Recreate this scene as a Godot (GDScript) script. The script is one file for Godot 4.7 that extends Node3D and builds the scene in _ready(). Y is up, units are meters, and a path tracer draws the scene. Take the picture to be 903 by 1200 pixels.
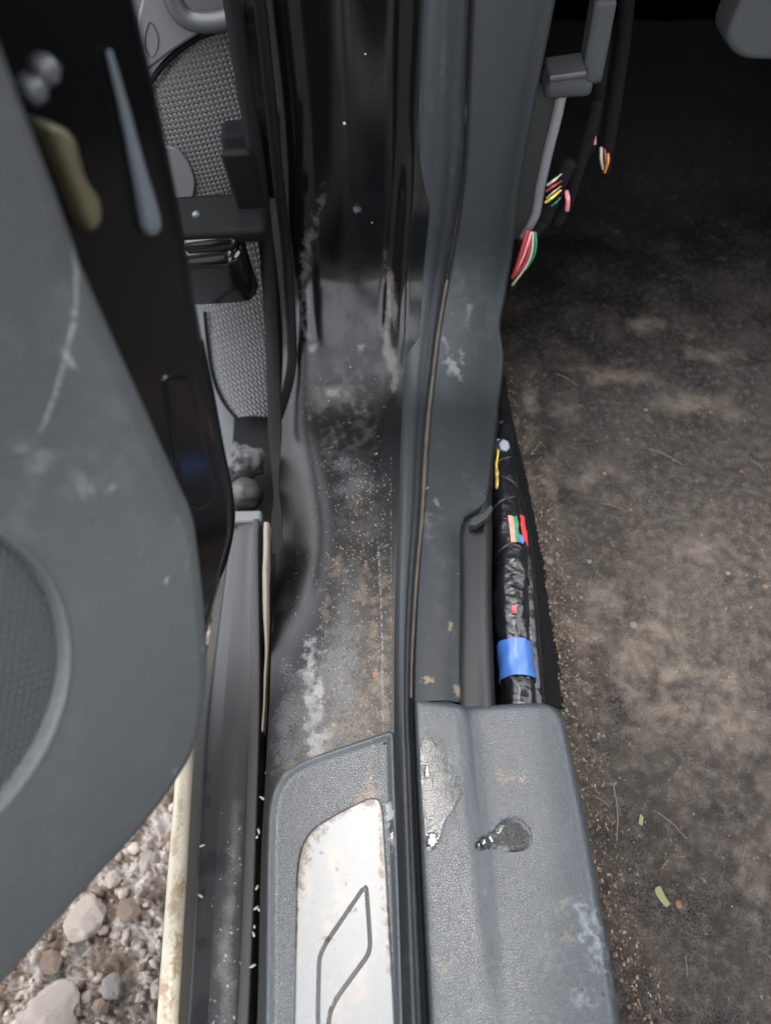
extends Node3D
# A car's open front door, seen from above the sill. y is up, the car points along -z, its cabin lies at +x.

const EYE := Vector3(0, 0.5, 0)
var look := Basis.from_euler(Vector3(deg_to_rad(-54.6), deg_to_rad(-1.8), 0))
var focal := 600.0 / tan(deg_to_rad(33.5))
var prof := PackedVector3Array()      # (z, y, arc length) of the sill running forward and turning up into the hinge pillar
var used := {}
var rng := RandomNumberGenerator.new()
var M := {}

# ---------------------------------------------------------------- places
func ray(u: float, v: float) -> Vector3:
	return look * Vector3((u - 451.5) / focal, (600.0 - v) / focal, -1.0)

func at(u: float, v: float, h: float) -> Vector3:      # on the level h
	var d := ray(u, v)
	return EYE + d * ((h - EYE.y) / d.y)

func at_z(u: float, v: float, z: float) -> Vector3:    # on the upright plane across the car at z
	var d := ray(u, v)
	return EYE + d * ((z - EYE.z) / d.z)

func make_profile():
	var zy := [Vector2(0.16, 0), Vector2(-0.45, 0)]
	for k in range(1, 15):
		var a := k / 14.0 * deg_to_rad(85.5)
		zy.append(Vector2(-0.45 - 0.11 * sin(a), 0.11 - 0.11 * cos(a)))
	var l: Vector2 = zy[-1]
	zy.append(l + Vector2(-0.055, 0.7))
	var fine := [zy[0]]
	for i in range(1, zy.size()):
		var n := int(ceil(zy[i].distance_to(zy[i - 1]) / 0.02))
		for k in range(1, n + 1):
			fine.append(zy[i - 1].lerp(zy[i], k / float(n)))
	var s := -0.16
	for i in fine.size():
		if i: s += fine[i].distance_to(fine[i - 1])
		prof.append(Vector3(fine[i].x, fine[i].y, s))

func frame_at(s: float) -> Array:                      # point and normal of the profile, in (z, y)
	var n := prof.size()
	var i := 1
	while i < n - 1 and prof[i].z < s: i += 1
	var a := prof[i - 1]
	var b := prof[i]
	var t := (s - a.z) / (b.z - a.z)
	var dir := Vector2(b.x - a.x, b.y - a.y).normalized()
	var d0 := Vector2(prof[maxi(i - 2, 0) + 1].x - prof[maxi(i - 2, 0)].x, prof[maxi(i - 2, 0) + 1].y - prof[maxi(i - 2, 0)].y).normalized()
	var j := mini(i + 1, n - 1)
	var d2 := Vector2(prof[j].x - prof[j - 1].x, prof[j].y - prof[j - 1].y).normalized()
	var tt := clampf(t, 0, 1)
	var sm := (d0.lerp(dir, 0.5).lerp(dir.lerp(d2, 0.5), tt)).normalized()
	return [Vector2(a.x, a.y).lerp(Vector2(b.x, b.y), t), Vector2(sm.y, -sm.x)]

func P(x: float, s: float, k := 0.0) -> Vector3:       # x across the car, s along the profile, k above it
	var f := frame_at(s)
	var nn: Vector2 = f[1]
	if nn.y < 0 and s < 0.4: nn = -nn
	var p: Vector2 = f[0] + nn * k
	return Vector3(x, p.y, p.x)

var lanes := {}
func lane(k: float) -> PackedVector3Array:
	var key := roundi(k * 10000)
	if not lanes.has(key):
		var l := PackedVector3Array()
		for q in prof:
			var p := P(0, q.z, k)
			l.append(Vector3(p.z, p.y, q.z))
		lanes[key] = l
	return lanes[key]

func on(u: float, v: float, k := 0.0) -> Vector2:      # the (x, s) of a place on the profile, k above it
	var l := lane(k)
	var d := ray(u, v)
	for i in range(1, l.size()):
		var a := l[i - 1]
		var b := l[i]
		# EYE + d t = a + (b - a) w, in (z, y)
		var ez := b.x - a.x
		var ey := b.y - a.y
		var det := d.z * -ey + ez * d.y
		if absf(det) < 1e-12: continue
		var rz := a.x - EYE.z
		var ry := a.y - EYE.y
		var t := (rz * -ey + ez * ry) / det
		var w := (d.z * ry - d.y * rz) / det
		if t > 0 and w >= -1e-4 and w <= 1.0001:
			return Vector2(EYE.x + d.x * t, lerpf(a.z, b.z, w))
	return Vector2(d.x * 0.6, prof[-1].z)

# ---------------------------------------------------------------- materials
func lin(r: float, g: float, b: float, a := 1.0) -> Color:
	var c := Color(r, g, b).linear_to_srgb()
	return Color(c.r, c.g, c.b, a)

func mat(called: String, c: Color, rough: float, spec := 0.5, metal := 0.0) -> StandardMaterial3D:
	var m := StandardMaterial3D.new()
	m.resource_name = called
	m.albedo_color = c
	m.roughness = rough
	m.metallic = metal
	m.metallic_specular = spec
	M[called] = m
	return m

func noise(kind: int, freq: float, sd: int, oct := 3) -> FastNoiseLite:
	var n := FastNoiseLite.new()
	n.noise_type = kind
	n.frequency = freq
	n.seed = sd
	n.fractal_octaves = oct
	if oct <= 1: n.fractal_type = FastNoiseLite.FRACTAL_NONE
	return n

func tile(n: FastNoiseLite, side: int, bump := 0.0) -> NoiseTexture2D:
	var t := NoiseTexture2D.new()
	t.width = side
	t.height = side
	t.seamless = true
	t.generate_mipmaps = false
	t.noise = n
	if bump > 0.0:
		t.as_normal_map = true
		t.bump_strength = bump
	return t

func grain(m: StandardMaterial3D, t: Texture2D, metres: float, strength: float, world := true):
	m.normal_enabled = true
	m.normal_texture = t
	m.normal_scale = strength
	m.uv1_triplanar = true
	m.uv1_world_triplanar = world
	m.uv1_scale = Vector3.ONE / metres

# a picture of dirt, wear, wet or painted light in metres: origin, size, pixels per metre
class Coat:
	var im: Image
	var o: Vector2
	var size: Vector2
	var ppm: float
	var n1 := FastNoiseLite.new()
	var n2 := FastNoiseLite.new()
	func _init(origin: Vector2, extent: Vector2, per_m: float, sd: int):
		o = origin
		size = extent
		ppm = per_m
		im = Image.create_empty(int(extent.x * per_m), int(extent.y * per_m), false, Image.FORMAT_RGBA8)
		n1.noise_type = FastNoiseLite.TYPE_SIMPLEX_SMOOTH
		n1.seed = sd
		n1.frequency = 1.0
		n1.fractal_octaves = 4
		n2.noise_type = FastNoiseLite.TYPE_SIMPLEX
		n2.seed = sd + 7
		n2.frequency = 1.0
		n2.fractal_type = FastNoiseLite.FRACTAL_NONE
	# a patch of colour with a broken outline; coarse and fine are feature sizes in metres, cut is how much of it is missing
	func splat(c: Vector2, r: Vector2, turn: float, col: Color, strength: float, coarse: float, fine: float, cut := 0.0, ragged := 0.6, hard := 6.0):
		var reach := maxf(r.x, r.y) * 1.35
		var i0 := maxi(0, int((c.x - reach - o.x) * ppm))
		var i1 := mini(im.get_width() - 1, int((c.x + reach - o.x) * ppm))
		var j0 := maxi(0, int((c.y - reach - o.y) * ppm))
		var j1 := mini(im.get_height() - 1, int((c.y + reach - o.y) * ppm))
		var ct := cos(turn)
		var st := sin(turn)
		for j in range(j0, j1 + 1):
			for i in range(i0, i1 + 1):
				var x := o.x + (i + 0.5) / ppm
				var y := o.y + (j + 0.5) / ppm
				var dx := x - c.x
				var dy := y - c.y
				var e := Vector2((dx * ct + dy * st) / r.x, (-dx * st + dy * ct) / r.y).length()
				if e > 1.35: continue
				var v := 1.0 - e + ragged * n1.get_noise_2d(x / coarse, y / coarse)
				var f := n2.get_noise_2d(x / fine, y / fine)
				v = clampf((v - cut + 0.35 * f) * hard * 0.5, 0.0, 1.0) * strength
				if v <= 0.003: continue
				var was := im.get_pixel(i, j)
				var a := v + was.a * (1.0 - v)
				var mixed := col.lerp(was, was.a * (1.0 - v) / a)
				mixed.a = a
				im.set_pixel(i, j, mixed)
	func disc(c: Vector2, r: float, col: Color):
		splat(c, Vector2(r, r), 0, col, 1.0, r * 2, r, 0.15, 0.3, 10.0)
	func line(a: Vector2, b: Vector2, w: float, col: Color, strength: float, cut := 0.2):
		var n := int(a.distance_to(b) / (w * 0.9)) + 1
		for k in n + 1:
			splat(a.lerp(b, k / float(n)), Vector2(w, w), 0, col, strength, 0.004, 0.0012, cut, 0.9)
	func texture() -> ImageTexture:
		return ImageTexture.create_from_image(im)

func coat(m: StandardMaterial3D, c: Coat):
	m.detail_enabled = true
	m.detail_albedo = c.texture()
	m.detail_mask = white()
	m.detail_blend_mode = BaseMaterial3D.BLEND_MODE_MIX
	m.detail_uv_layer = BaseMaterial3D.DETAIL_UV_2
	m.uv2_scale = Vector3(1.0 / c.size.x, 1.0 / c.size.y, 1)
	m.uv2_offset = Vector3(-c.o.x / c.size.x, -c.o.y / c.size.y, 0)

var white_tex: ImageTexture
func white() -> ImageTexture:
	if white_tex == null:
		var im := Image.create_empty(4, 4, false, Image.FORMAT_RGBA8)
		im.fill(Color.WHITE)
		white_tex = ImageTexture.create_from_image(im)
	return white_tex

# ---------------------------------------------------------------- meshes
class Shape:
	var v := PackedVector3Array()
	var n := PackedVector3Array()
	var uv := PackedVector2Array()
	var ix := PackedInt32Array()
	func mesh() -> ArrayMesh:
		var a := []
		a.resize(Mesh.ARRAY_MAX)
		a[Mesh.ARRAY_VERTEX] = v
		a[Mesh.ARRAY_NORMAL] = n
		a[Mesh.ARRAY_TEX_UV] = uv
		a[Mesh.ARRAY_TEX_UV2] = uv
		a[Mesh.ARRAY_INDEX] = ix
		var m := ArrayMesh.new()
		m.add_surface_from_arrays(Mesh.PRIMITIVE_TRIANGLES, a)
		return m
	# rows of points of equal length; smooth; the mean normal is turned to the hint (or away from the middle when hint is zero)
	func sheet(rows: Array, uvs: Array, hint: Vector3, closed := false, outward := false):
		var R := rows.size()
		var C: int = rows[0].size()
		var base := v.size()
		var nn := PackedVector3Array()
		nn.resize(R * C)
		var mid := Vector3.ZERO
		for r in rows:
			for p in r: mid += p
		mid /= float(R * C)
		var sum := 0.0
		for i in R - 1:
			for j in C - 1:
				var a: Vector3 = rows[i][j]
				var b: Vector3 = rows[i][j + 1]
				var c: Vector3 = rows[i + 1][j + 1]
				var d: Vector3 = rows[i + 1][j]
				var f := (c - a).cross(d - b)
				nn[i * C + j] += f
				nn[i * C + j + 1] += f
				nn[(i + 1) * C + j] += f
				nn[(i + 1) * C + j + 1] += f
				if outward:
					var m2 := Vector3.ZERO
					for p in rows[i]: m2 += p
					sum += f.dot((a + c) * 0.5 - m2 / float(C))
				else:
					sum += f.dot(hint)
		if closed:
			for i in R:
				var t := nn[i * C] + nn[i * C + C - 1]
				nn[i * C] = t
				nn[i * C + C - 1] = t
		var flip := sum < 0
		for i in R:
			for j in C:
				v.append(rows[i][j])
				var q := nn[i * C + j].normalized()
				n.append(-q if flip else q)
				uv.append(uvs[i][j] if uvs.size() else Vector2(rows[i][j].x, rows[i][j].z))
		for i in R - 1:
			for j in C - 1:
				var a := base + i * C + j
				var b := a + 1
				var d := a + C
				var c := d + 1
				if flip: ix.append_array([a, b, c, a, c, d])
				else: ix.append_array([a, c, b, a, d, c])
	# the same sheet with a back face and edges
	func slab(rows: Array, uvs: Array, hint: Vector3, thick: float):
		var base := v.size()
		sheet(rows, uvs, hint)
		var R := rows.size()
		var C: int = rows[0].size()
		var back := []
		for i in R:
			var r := PackedVector3Array()
			for j in C:
				var at_ := base + i * C + j
				r.append(v[at_] - n[at_] * thick)
			back.append(r)
		sheet(back, uvs, -hint)
		var mid := Vector3.ZERO
		for p in rows[R / 2]: mid += p
		mid /= float(C)
		for i in [0, R - 1]:
			sheet([rows[i], back[i]], [uvs[i], uvs[i]] if uvs.size() else [], rows[i][C / 2] - mid)
		for j in [0, C - 1]:
			var e1 := PackedVector3Array()
			var e2 := PackedVector3Array()
			var eu := PackedVector2Array()
			for i in R:
				e1.append(rows[i][j])
				e2.append(back[i][j])
				eu.append(uvs[i][j] if uvs.size() else Vector2(rows[i][j].x, rows[i][j].z))
			sheet([e1, e2], [eu, eu], rows[R / 2][j] - mid)
	# an outline in its own plane, carried to space by put(point, height), with rings of [inset, height] and a cap on the last
	func plate(put: Callable, poly: PackedVector2Array, rings: Array, cap := true):
		var rows := []
		var uvs := []
		var last := poly
		for r in rings:
			var q := Shape.inset(poly, r[0])
			last = q
			var row := PackedVector3Array()
			var ur := PackedVector2Array()
			for i in q.size() + 1:
				var p := q[i % q.size()]
				row.append(put.call(p, r[1]))
				ur.append(p)
			rows.append(row)
			uvs.append(ur)
		sheet(rows, uvs, Vector3.ZERO, true, true)
		if cap and Geometry2D.triangulate_polygon(last).is_empty():
			var fit := Geometry2D.offset_polygon(poly, -rings[-1][0])
			if fit.size(): last = fit[0]
		if cap: self.cap(put, last, rings[-1][1], put.call(last[0], rings[-1][1] + 1.0) - put.call(last[0], rings[-1][1]))
	func cap(put: Callable, poly: PackedVector2Array, h: float, up: Vector3):
		var tri := Geometry2D.triangulate_polygon(poly)
		var base := v.size()
		up = up.normalized()
		for p in poly:
			v.append(put.call(p, h))
			n.append(up)
			uv.append(p)
		for k in range(0, tri.size(), 3):
			var a := v[base + tri[k]]
			var b := v[base + tri[k + 1]]
			var c := v[base + tri[k + 2]]
			if (b - a).cross(c - a).dot(up) > 0: ix.append_array([base + tri[k], base + tri[k + 2], base + tri[k + 1]])
			else: ix.append_array([base + tri[k], base + tri[k + 1], base + tri[k + 2]])
	# a filled outline with points inside it, so that put() may bend it; hole is left open
	func fill(put: Callable, poly: PackedVector2Array, hole: PackedVector2Array, step: float, hint: Vector3):
		var pts := poly.duplicate()
		pts.append_array(hole)
		var lo := poly[0]
		var hi := poly[0]
		for p in poly:
			lo = lo.min(p)
			hi = hi.max(p)
		var rim := Shape.inset(poly, step * 0.6)
		var nx := int((hi.x - lo.x) / step)
		var ny := int((hi.y - lo.y) / step)
		for j in ny + 1:
			for i in nx + 1:
				var p := lo + Vector2(i + 0.5 * (j % 2) + 0.013 * ((i * 7 + j * 3) % 5), j + 0.017 * ((i * 3 + j * 5) % 7)) * step
				if not Geometry2D.is_point_in_polygon(p, rim): continue
				if hole.size():
					var near := 9.0
					for q in hole: near = minf(near, q.distance_to(p))
					if near < step * 0.5 or Geometry2D.is_point_in_polygon(p, hole): continue
				pts.append(p)
		var tri := Geometry2D.triangulate_delaunay(pts)
		var base := v.size()
		var acc := PackedVector3Array()
		for p in pts:
			v.append(put.call(p, 0.0))
			uv.append(p)
			acc.append(Vector3.ZERO)
		for k in range(0, tri.size(), 3):
			var a := tri[k]
			var b := tri[k + 1]
			var c := tri[k + 2]
			var m := (pts[a] + pts[b] + pts[c]) / 3.0
			if not Geometry2D.is_point_in_polygon(m, poly): continue
			if hole.size() and Geometry2D.is_point_in_polygon(m, hole): continue
			var f := (v[base + b] - v[base + a]).cross(v[base + c] - v[base + a])
			if f.dot(hint) < 0:
				f = -f
				ix.append_array([base + a, base + b, base + c])
			else: ix.append_array([base + a, base + c, base + b])
			acc[a] += f
			acc[b] += f
			acc[c] += f
		for q in acc: n.append(q.normalized() if q.length() > 0 else hint)
	static func inset(poly: PackedVector2Array, d: float) -> PackedVector2Array:
		if d == 0: return poly
		var s := 0.0
		var N := poly.size()
		for i in N: s += poly[i].cross(poly[(i + 1) % N])
		var sgn := 1.0 if s > 0 else -1.0
		var out := PackedVector2Array()
		for i in N:
			var a := (poly[i] - poly[(i + N - 1) % N]).normalized()
			var b := (poly[(i + 1) % N] - poly[i]).normalized()
			var na := Vector2(-a.y, a.x) * sgn
			var nb := Vector2(-b.y, b.x) * sgn
			var m := (na + nb).normalized()
			out.append(poly[i] + m * d / maxf(0.4, m.dot(na)))
		return out
	# a round bar along points, closed by domed ends
	func tube(pts: PackedVector3Array, radii, sides := 10, wobble := 0.0, sd := 1, ends := true):
		var nz := FastNoiseLite.new()
		nz.seed = sd
		nz.frequency = 1.0
		var rows := []
		var uvs := []
		var N := pts.size()
		var ref := Vector3.UP
		var d0 := (pts[1] - pts[0]).normalized()
		if absf(d0.dot(ref)) > 0.9: ref = Vector3.RIGHT
		var side := d0.cross(ref).normalized()
		var run := 0.0
		var add := func(c: Vector3, dir: Vector3, r: float, l: float):
			var row := PackedVector3Array()
			var ur := PackedVector2Array()
			var up := dir.cross(side).normalized()
			for k in sides + 1:
				var a := TAU * k / sides
				var rr := r
				if wobble > 0.0:
					rr *= 1.0 + wobble * (0.9 * nz.get_noise_3d(cos(a) * 1.3 + l * 20.0, sin(a) * 1.3, l * 45.0) + 0.5 * absf(nz.get_noise_3d(cos(a) * 2.0 + l * 60.0, sin(a) * 2.0, l * 110.0)))
				row.append(c + (side * cos(a) + up * sin(a)) * rr)
				ur.append(Vector2(a / TAU * TAU * r, l))
			rows.append(row)
			uvs.append(ur)
		for i in N:
			var dir := (pts[mini(i + 1, N - 1)] - pts[maxi(i - 1, 0)]).normalized()
			side = (side - dir * side.dot(dir)).normalized()
			var r: float = radii[i] if radii is Array or radii is PackedFloat32Array else radii
			if i: run += pts[i].distance_to(pts[i - 1])
			if i == 0 and ends:
				add.call(pts[0] - dir * r * 0.5, dir, r * 0.02, run)
				add.call(pts[0] - dir * r * 0.35, dir, r * 0.6, run)
			add.call(pts[i], dir, r, run)
			if i == N - 1 and ends:
				add.call(pts[i] + dir * r * 0.35, dir, r * 0.6, run)
				add.call(pts[i] + dir * r * 0.5, dir, r * 0.02, run)
		sheet(rows, uvs, Vector3.ZERO, true, true)
	# a box with chamfered edges; b places its unit axes, half is its half size
	func block(t: Transform3D, half: Vector3, ch := 0.003):
		var pl := PackedVector2Array([Vector2(-half.x, -half.z), Vector2(half.x, -half.z), Vector2(half.x, half.z), Vector2(-half.x, half.z)])
		pl = Shape.rounded(pl, ch * 1.5, 3)
		var put := func(p: Vector2, h: float): return t * Vector3(p.x, h, p.y)
		plate(put, pl, [[ch, -half.y], [0, -half.y + ch], [0, half.y - ch], [ch * 0.3, half.y - ch * 0.3], [ch, half.y]])
		cap(put, Shape.inset(pl, ch), -half.y, put.call(Vector2.ZERO, -1.0) - put.call(Vector2.ZERO, 0.0))
	static func rounded(poly: PackedVector2Array, r, steps := 6) -> PackedVector2Array:
		var out := PackedVector2Array()
		var N := poly.size()
		for i in N:
			var p := poly[i]
			var a := poly[(i + N - 1) % N] - p
			var b := poly[(i + 1) % N] - p
			var rr: float = r[i] if r is Array else r
			var d := minf(rr, minf(a.length(), b.length()) * 0.48)
			var p0 := p + a.normalized() * d
			var p1 := p + b.normalized() * d
			for k in steps + 1:
				var t := k / float(steps)
				out.append(p0.lerp(p, t).lerp(p.lerp(p1, t), t))
		return out

func curve(pts: Array, n: int) -> PackedVector3Array:   # a smooth line through points
	var c := Curve3D.new()
	c.bake_interval = 0.002
	var N := pts.size()
	for i in N:
		var t: Vector3 = (pts[mini(i + 1, N - 1)] - pts[maxi(i - 1, 0)]) / 6.0
		c.add_point(pts[i], -t, t)
	var out := PackedVector3Array()
	for k in n: out.append(c.sample_baked(c.get_baked_length() * k / float(n - 1), true))
	return out

func knots(table: Array, v: float) -> float:           # smooth value of [[v, value], ...]
	if v <= table[0][0]: return table[0][1]
	for i in range(1, table.size()):
		if v <= table[i][0]:
			var a: float = table[i - 1][1]
			var b: float = table[i][1]
			var t: float = (v - table[i - 1][0]) / (table[i][0] - table[i - 1][0])
			var m0: float = a if i < 2 else table[i - 2][1]
			var m1: float = b if i + 1 >= table.size() else table[i + 1][1]
			return cubic_interpolate(a, b, m0, m1, t)
	return table[-1][1]

# a strip lying along the profile: lines of the photograph [v, u] give its left and right edge as measured, put on the profile at height k; section(t) gives the heights across
func edge_x(table: Array, k: float) -> Array:          # [[s, x], ...] of an edge
	var out := []
	for q in table:
		var e := on(q[1], q[0], k)
		out.append([e.y, e.x])
	out.sort_custom(func(a, b): return a[0] < b[0])
	return out

func strip(left: Array, right: Array, s0: float, s1: float, ns: int, section: Array, lift = null) -> Array:
	var rows := []
	var uvs := []
	for i in ns + 1:
		var s := lerpf(s0, s1, i / float(ns))
		var xl := knots(left, s)
		var xr := knots(right, s)
		var row := PackedVector3Array()
		var ur := PackedVector2Array()
		for q in section:
			var x := lerpf(xl, xr, q[0])
			var k: float = q[1]
			if lift != null: k += lift.call(x, s, q[0])
			row.append(P(x, s, k))
			ur.append(Vector2(x, s))
		rows.append(row)
		uvs.append(ur)
	return [rows, uvs]

# ---------------------------------------------------------------- objects
func numbered(called: String) -> String:
	used[called] = used.get(called, -1) + 1
	return called if used[called] == 0 else "%s_%03d" % [called, used[called]]

func tag(o: Node3D, label: String, category: String, group := "") -> Node3D:
	o.set_meta("label", label)
	o.set_meta("category", category)
	if group: o.set_meta("group", group)
	return o

func thing(called: String, label: String, category: String, where := Vector3.ZERO, group := "") -> Node3D:
	var o := Node3D.new()
	o.name = numbered(called)
	add_child(o)
	o.position = where
	return tag(o, label, category, group)

func part(called: String, sh: Shape, m: Material, parent: Node3D) -> MeshInstance3D:
	var o := MeshInstance3D.new()
	o.name = called
	o.mesh = sh.mesh()
	o.material_override = m
	parent.add_child(o, true)
	var p: Node3D = parent
	var t := Vector3.ZERO
	while p != self:
		t += p.position
		p = p.get_parent()
	o.position = -t            # shapes are given in the scene's own axes
	return o

func single(called: String, sh: Shape, m: Material, label: String, category: String, group := "") -> MeshInstance3D:
	var o := MeshInstance3D.new()
	o.name = numbered(called)
	o.mesh = sh.mesh()
	o.material_override = m
	add_child(o, true)
	tag(o, label, category, group)
	return o

func structure(called: String, sh: Shape, m: Material) -> MeshInstance3D:
	var o := MeshInstance3D.new()
	o.name = numbered(called)
	o.mesh = sh.mesh()
	o.material_override = m
	o.set_meta("kind", "structure")
	add_child(o, true)
	return o

func bead(sh: Shape, table: Array, k: float, r: float, sides := 10):
	var pts := []
	for q in table:
		var e := on(q[1], q[0], k)
		pts.append(P(e.x, e.y, k))
	sh.tube(curve(pts, 60), r, sides)

# ---------------------------------------------------------------- scene
func _ready():
	rng.seed = 11
	var env := Environment.new()
	env.background_mode = Environment.BG_SKY
	var sky := ProceduralSkyMaterial.new()
	sky.sky_top_color = lin(0.88, 0.93, 1.0)
	sky.sky_horizon_color = lin(0.76, 0.78, 0.8)
	sky.sky_curve = 0.3
	sky.ground_bottom_color = lin(0.12, 0.115, 0.11)
	sky.ground_horizon_color = lin(0.3, 0.3, 0.3)
	sky.sky_energy_multiplier = 1.0
	env.sky = Sky.new()
	env.sky.sky_material = sky
	env.tonemap_mode = Environment.TONE_MAPPER_LINEAR
	env.tonemap_exposure = 9.4
	env.background_energy_multiplier = 1.0
	env.sdfgi_enabled = true
	env.ssao_enabled = true
	env.ssil_enabled = true
	var we := WorldEnvironment.new()
	we.name = "world"
	we.environment = env
	add_child(we)
	var cam := Camera3D.new()
	cam.name = "camera"
	var ca := CameraAttributesPhysical.new()
	ca.frustum_focal_length = 12.0 / tan(deg_to_rad(33.5))
	ca.frustum_focus_distance = 0.53
	ca.frustum_far = 60.0
	ca.frustum_near = 0.02
	ca.exposure_aperture = 4.0
	cam.attributes = ca
	cam.transform = Transform3D(look, EYE)
	cam.fov = 67.0
	cam.near = 0.02
	cam.far = 60.0
	add_child(cam)
	cam.current = true
	var sun := DirectionalLight3D.new()
	sun.name = "sun"
	sun.light_energy = 0.16
	sun.light_angular_distance = 20.0
	sun.light_color = Color(1.0, 0.98, 0.955)
	sun.shadow_enabled = true
	sun.transform = Transform3D(Basis.looking_at(Vector3(-0.04, -0.96, 0.28), Vector3.UP), Vector3(-2, 4, 2))
	add_child(sun)

	make_profile()
	make_materials()
	make_ground()
	make_body()
	make_carpet()
	make_dashboard()
	make_door()
	make_liner()
	make_hinge()
	make_seal_and_pillar_trim()
	make_scuff_plate()
	make_sill_trim()
	make_harness()
	make_bracket_and_wires()
	make_bits()

# creased hide: cells of uneven size parted by fine cracks, as a tile that joins to itself
func leather_tile() -> ImageTexture:
	var side := 512
	var cells := 30
	var g := RandomNumberGenerator.new()
	g.seed = 77
	var at_ := PackedVector2Array()
	var tall := PackedFloat32Array()
	for k in cells * cells:
		at_.append(Vector2(g.randf(), g.randf()))
		tall.append(g.randf())
	var im := Image.create_empty(side, side, false, Image.FORMAT_RGBA8)
	var per := float(cells) / side
	var nz := noise(FastNoiseLite.TYPE_SIMPLEX, 0.05, 3, 2)
	for j in side:
		for i in side:
			var p := Vector2(i * per, j * per)
			var cx := int(p.x)
			var cy := int(p.y)
			var f1 := 9.0
			var f2 := 9.0
			var own := 0
			for b in range(-1, 2):
				for a in range(-1, 2):
					var id := posmod(cy + b, cells) * cells + posmod(cx + a, cells)
					var d := p.distance_squared_to(at_[id] + Vector2(cx + a, cy + b))
					if d < f1:
						f2 = f1
						f1 = d
						own = id
					elif d < f2: f2 = d
			var crack := smoothstep(0.0, 0.3, sqrt(f2) - sqrt(f1))
			var hgt := crack * (0.65 + 0.35 * tall[own]) + 0.05 * nz.get_noise_2d(i, j)
			im.set_pixel(i, j, Color(hgt, hgt, hgt))
	im.bump_map_to_normal_map(10.0)
	return ImageTexture.create_from_image(im)

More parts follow.
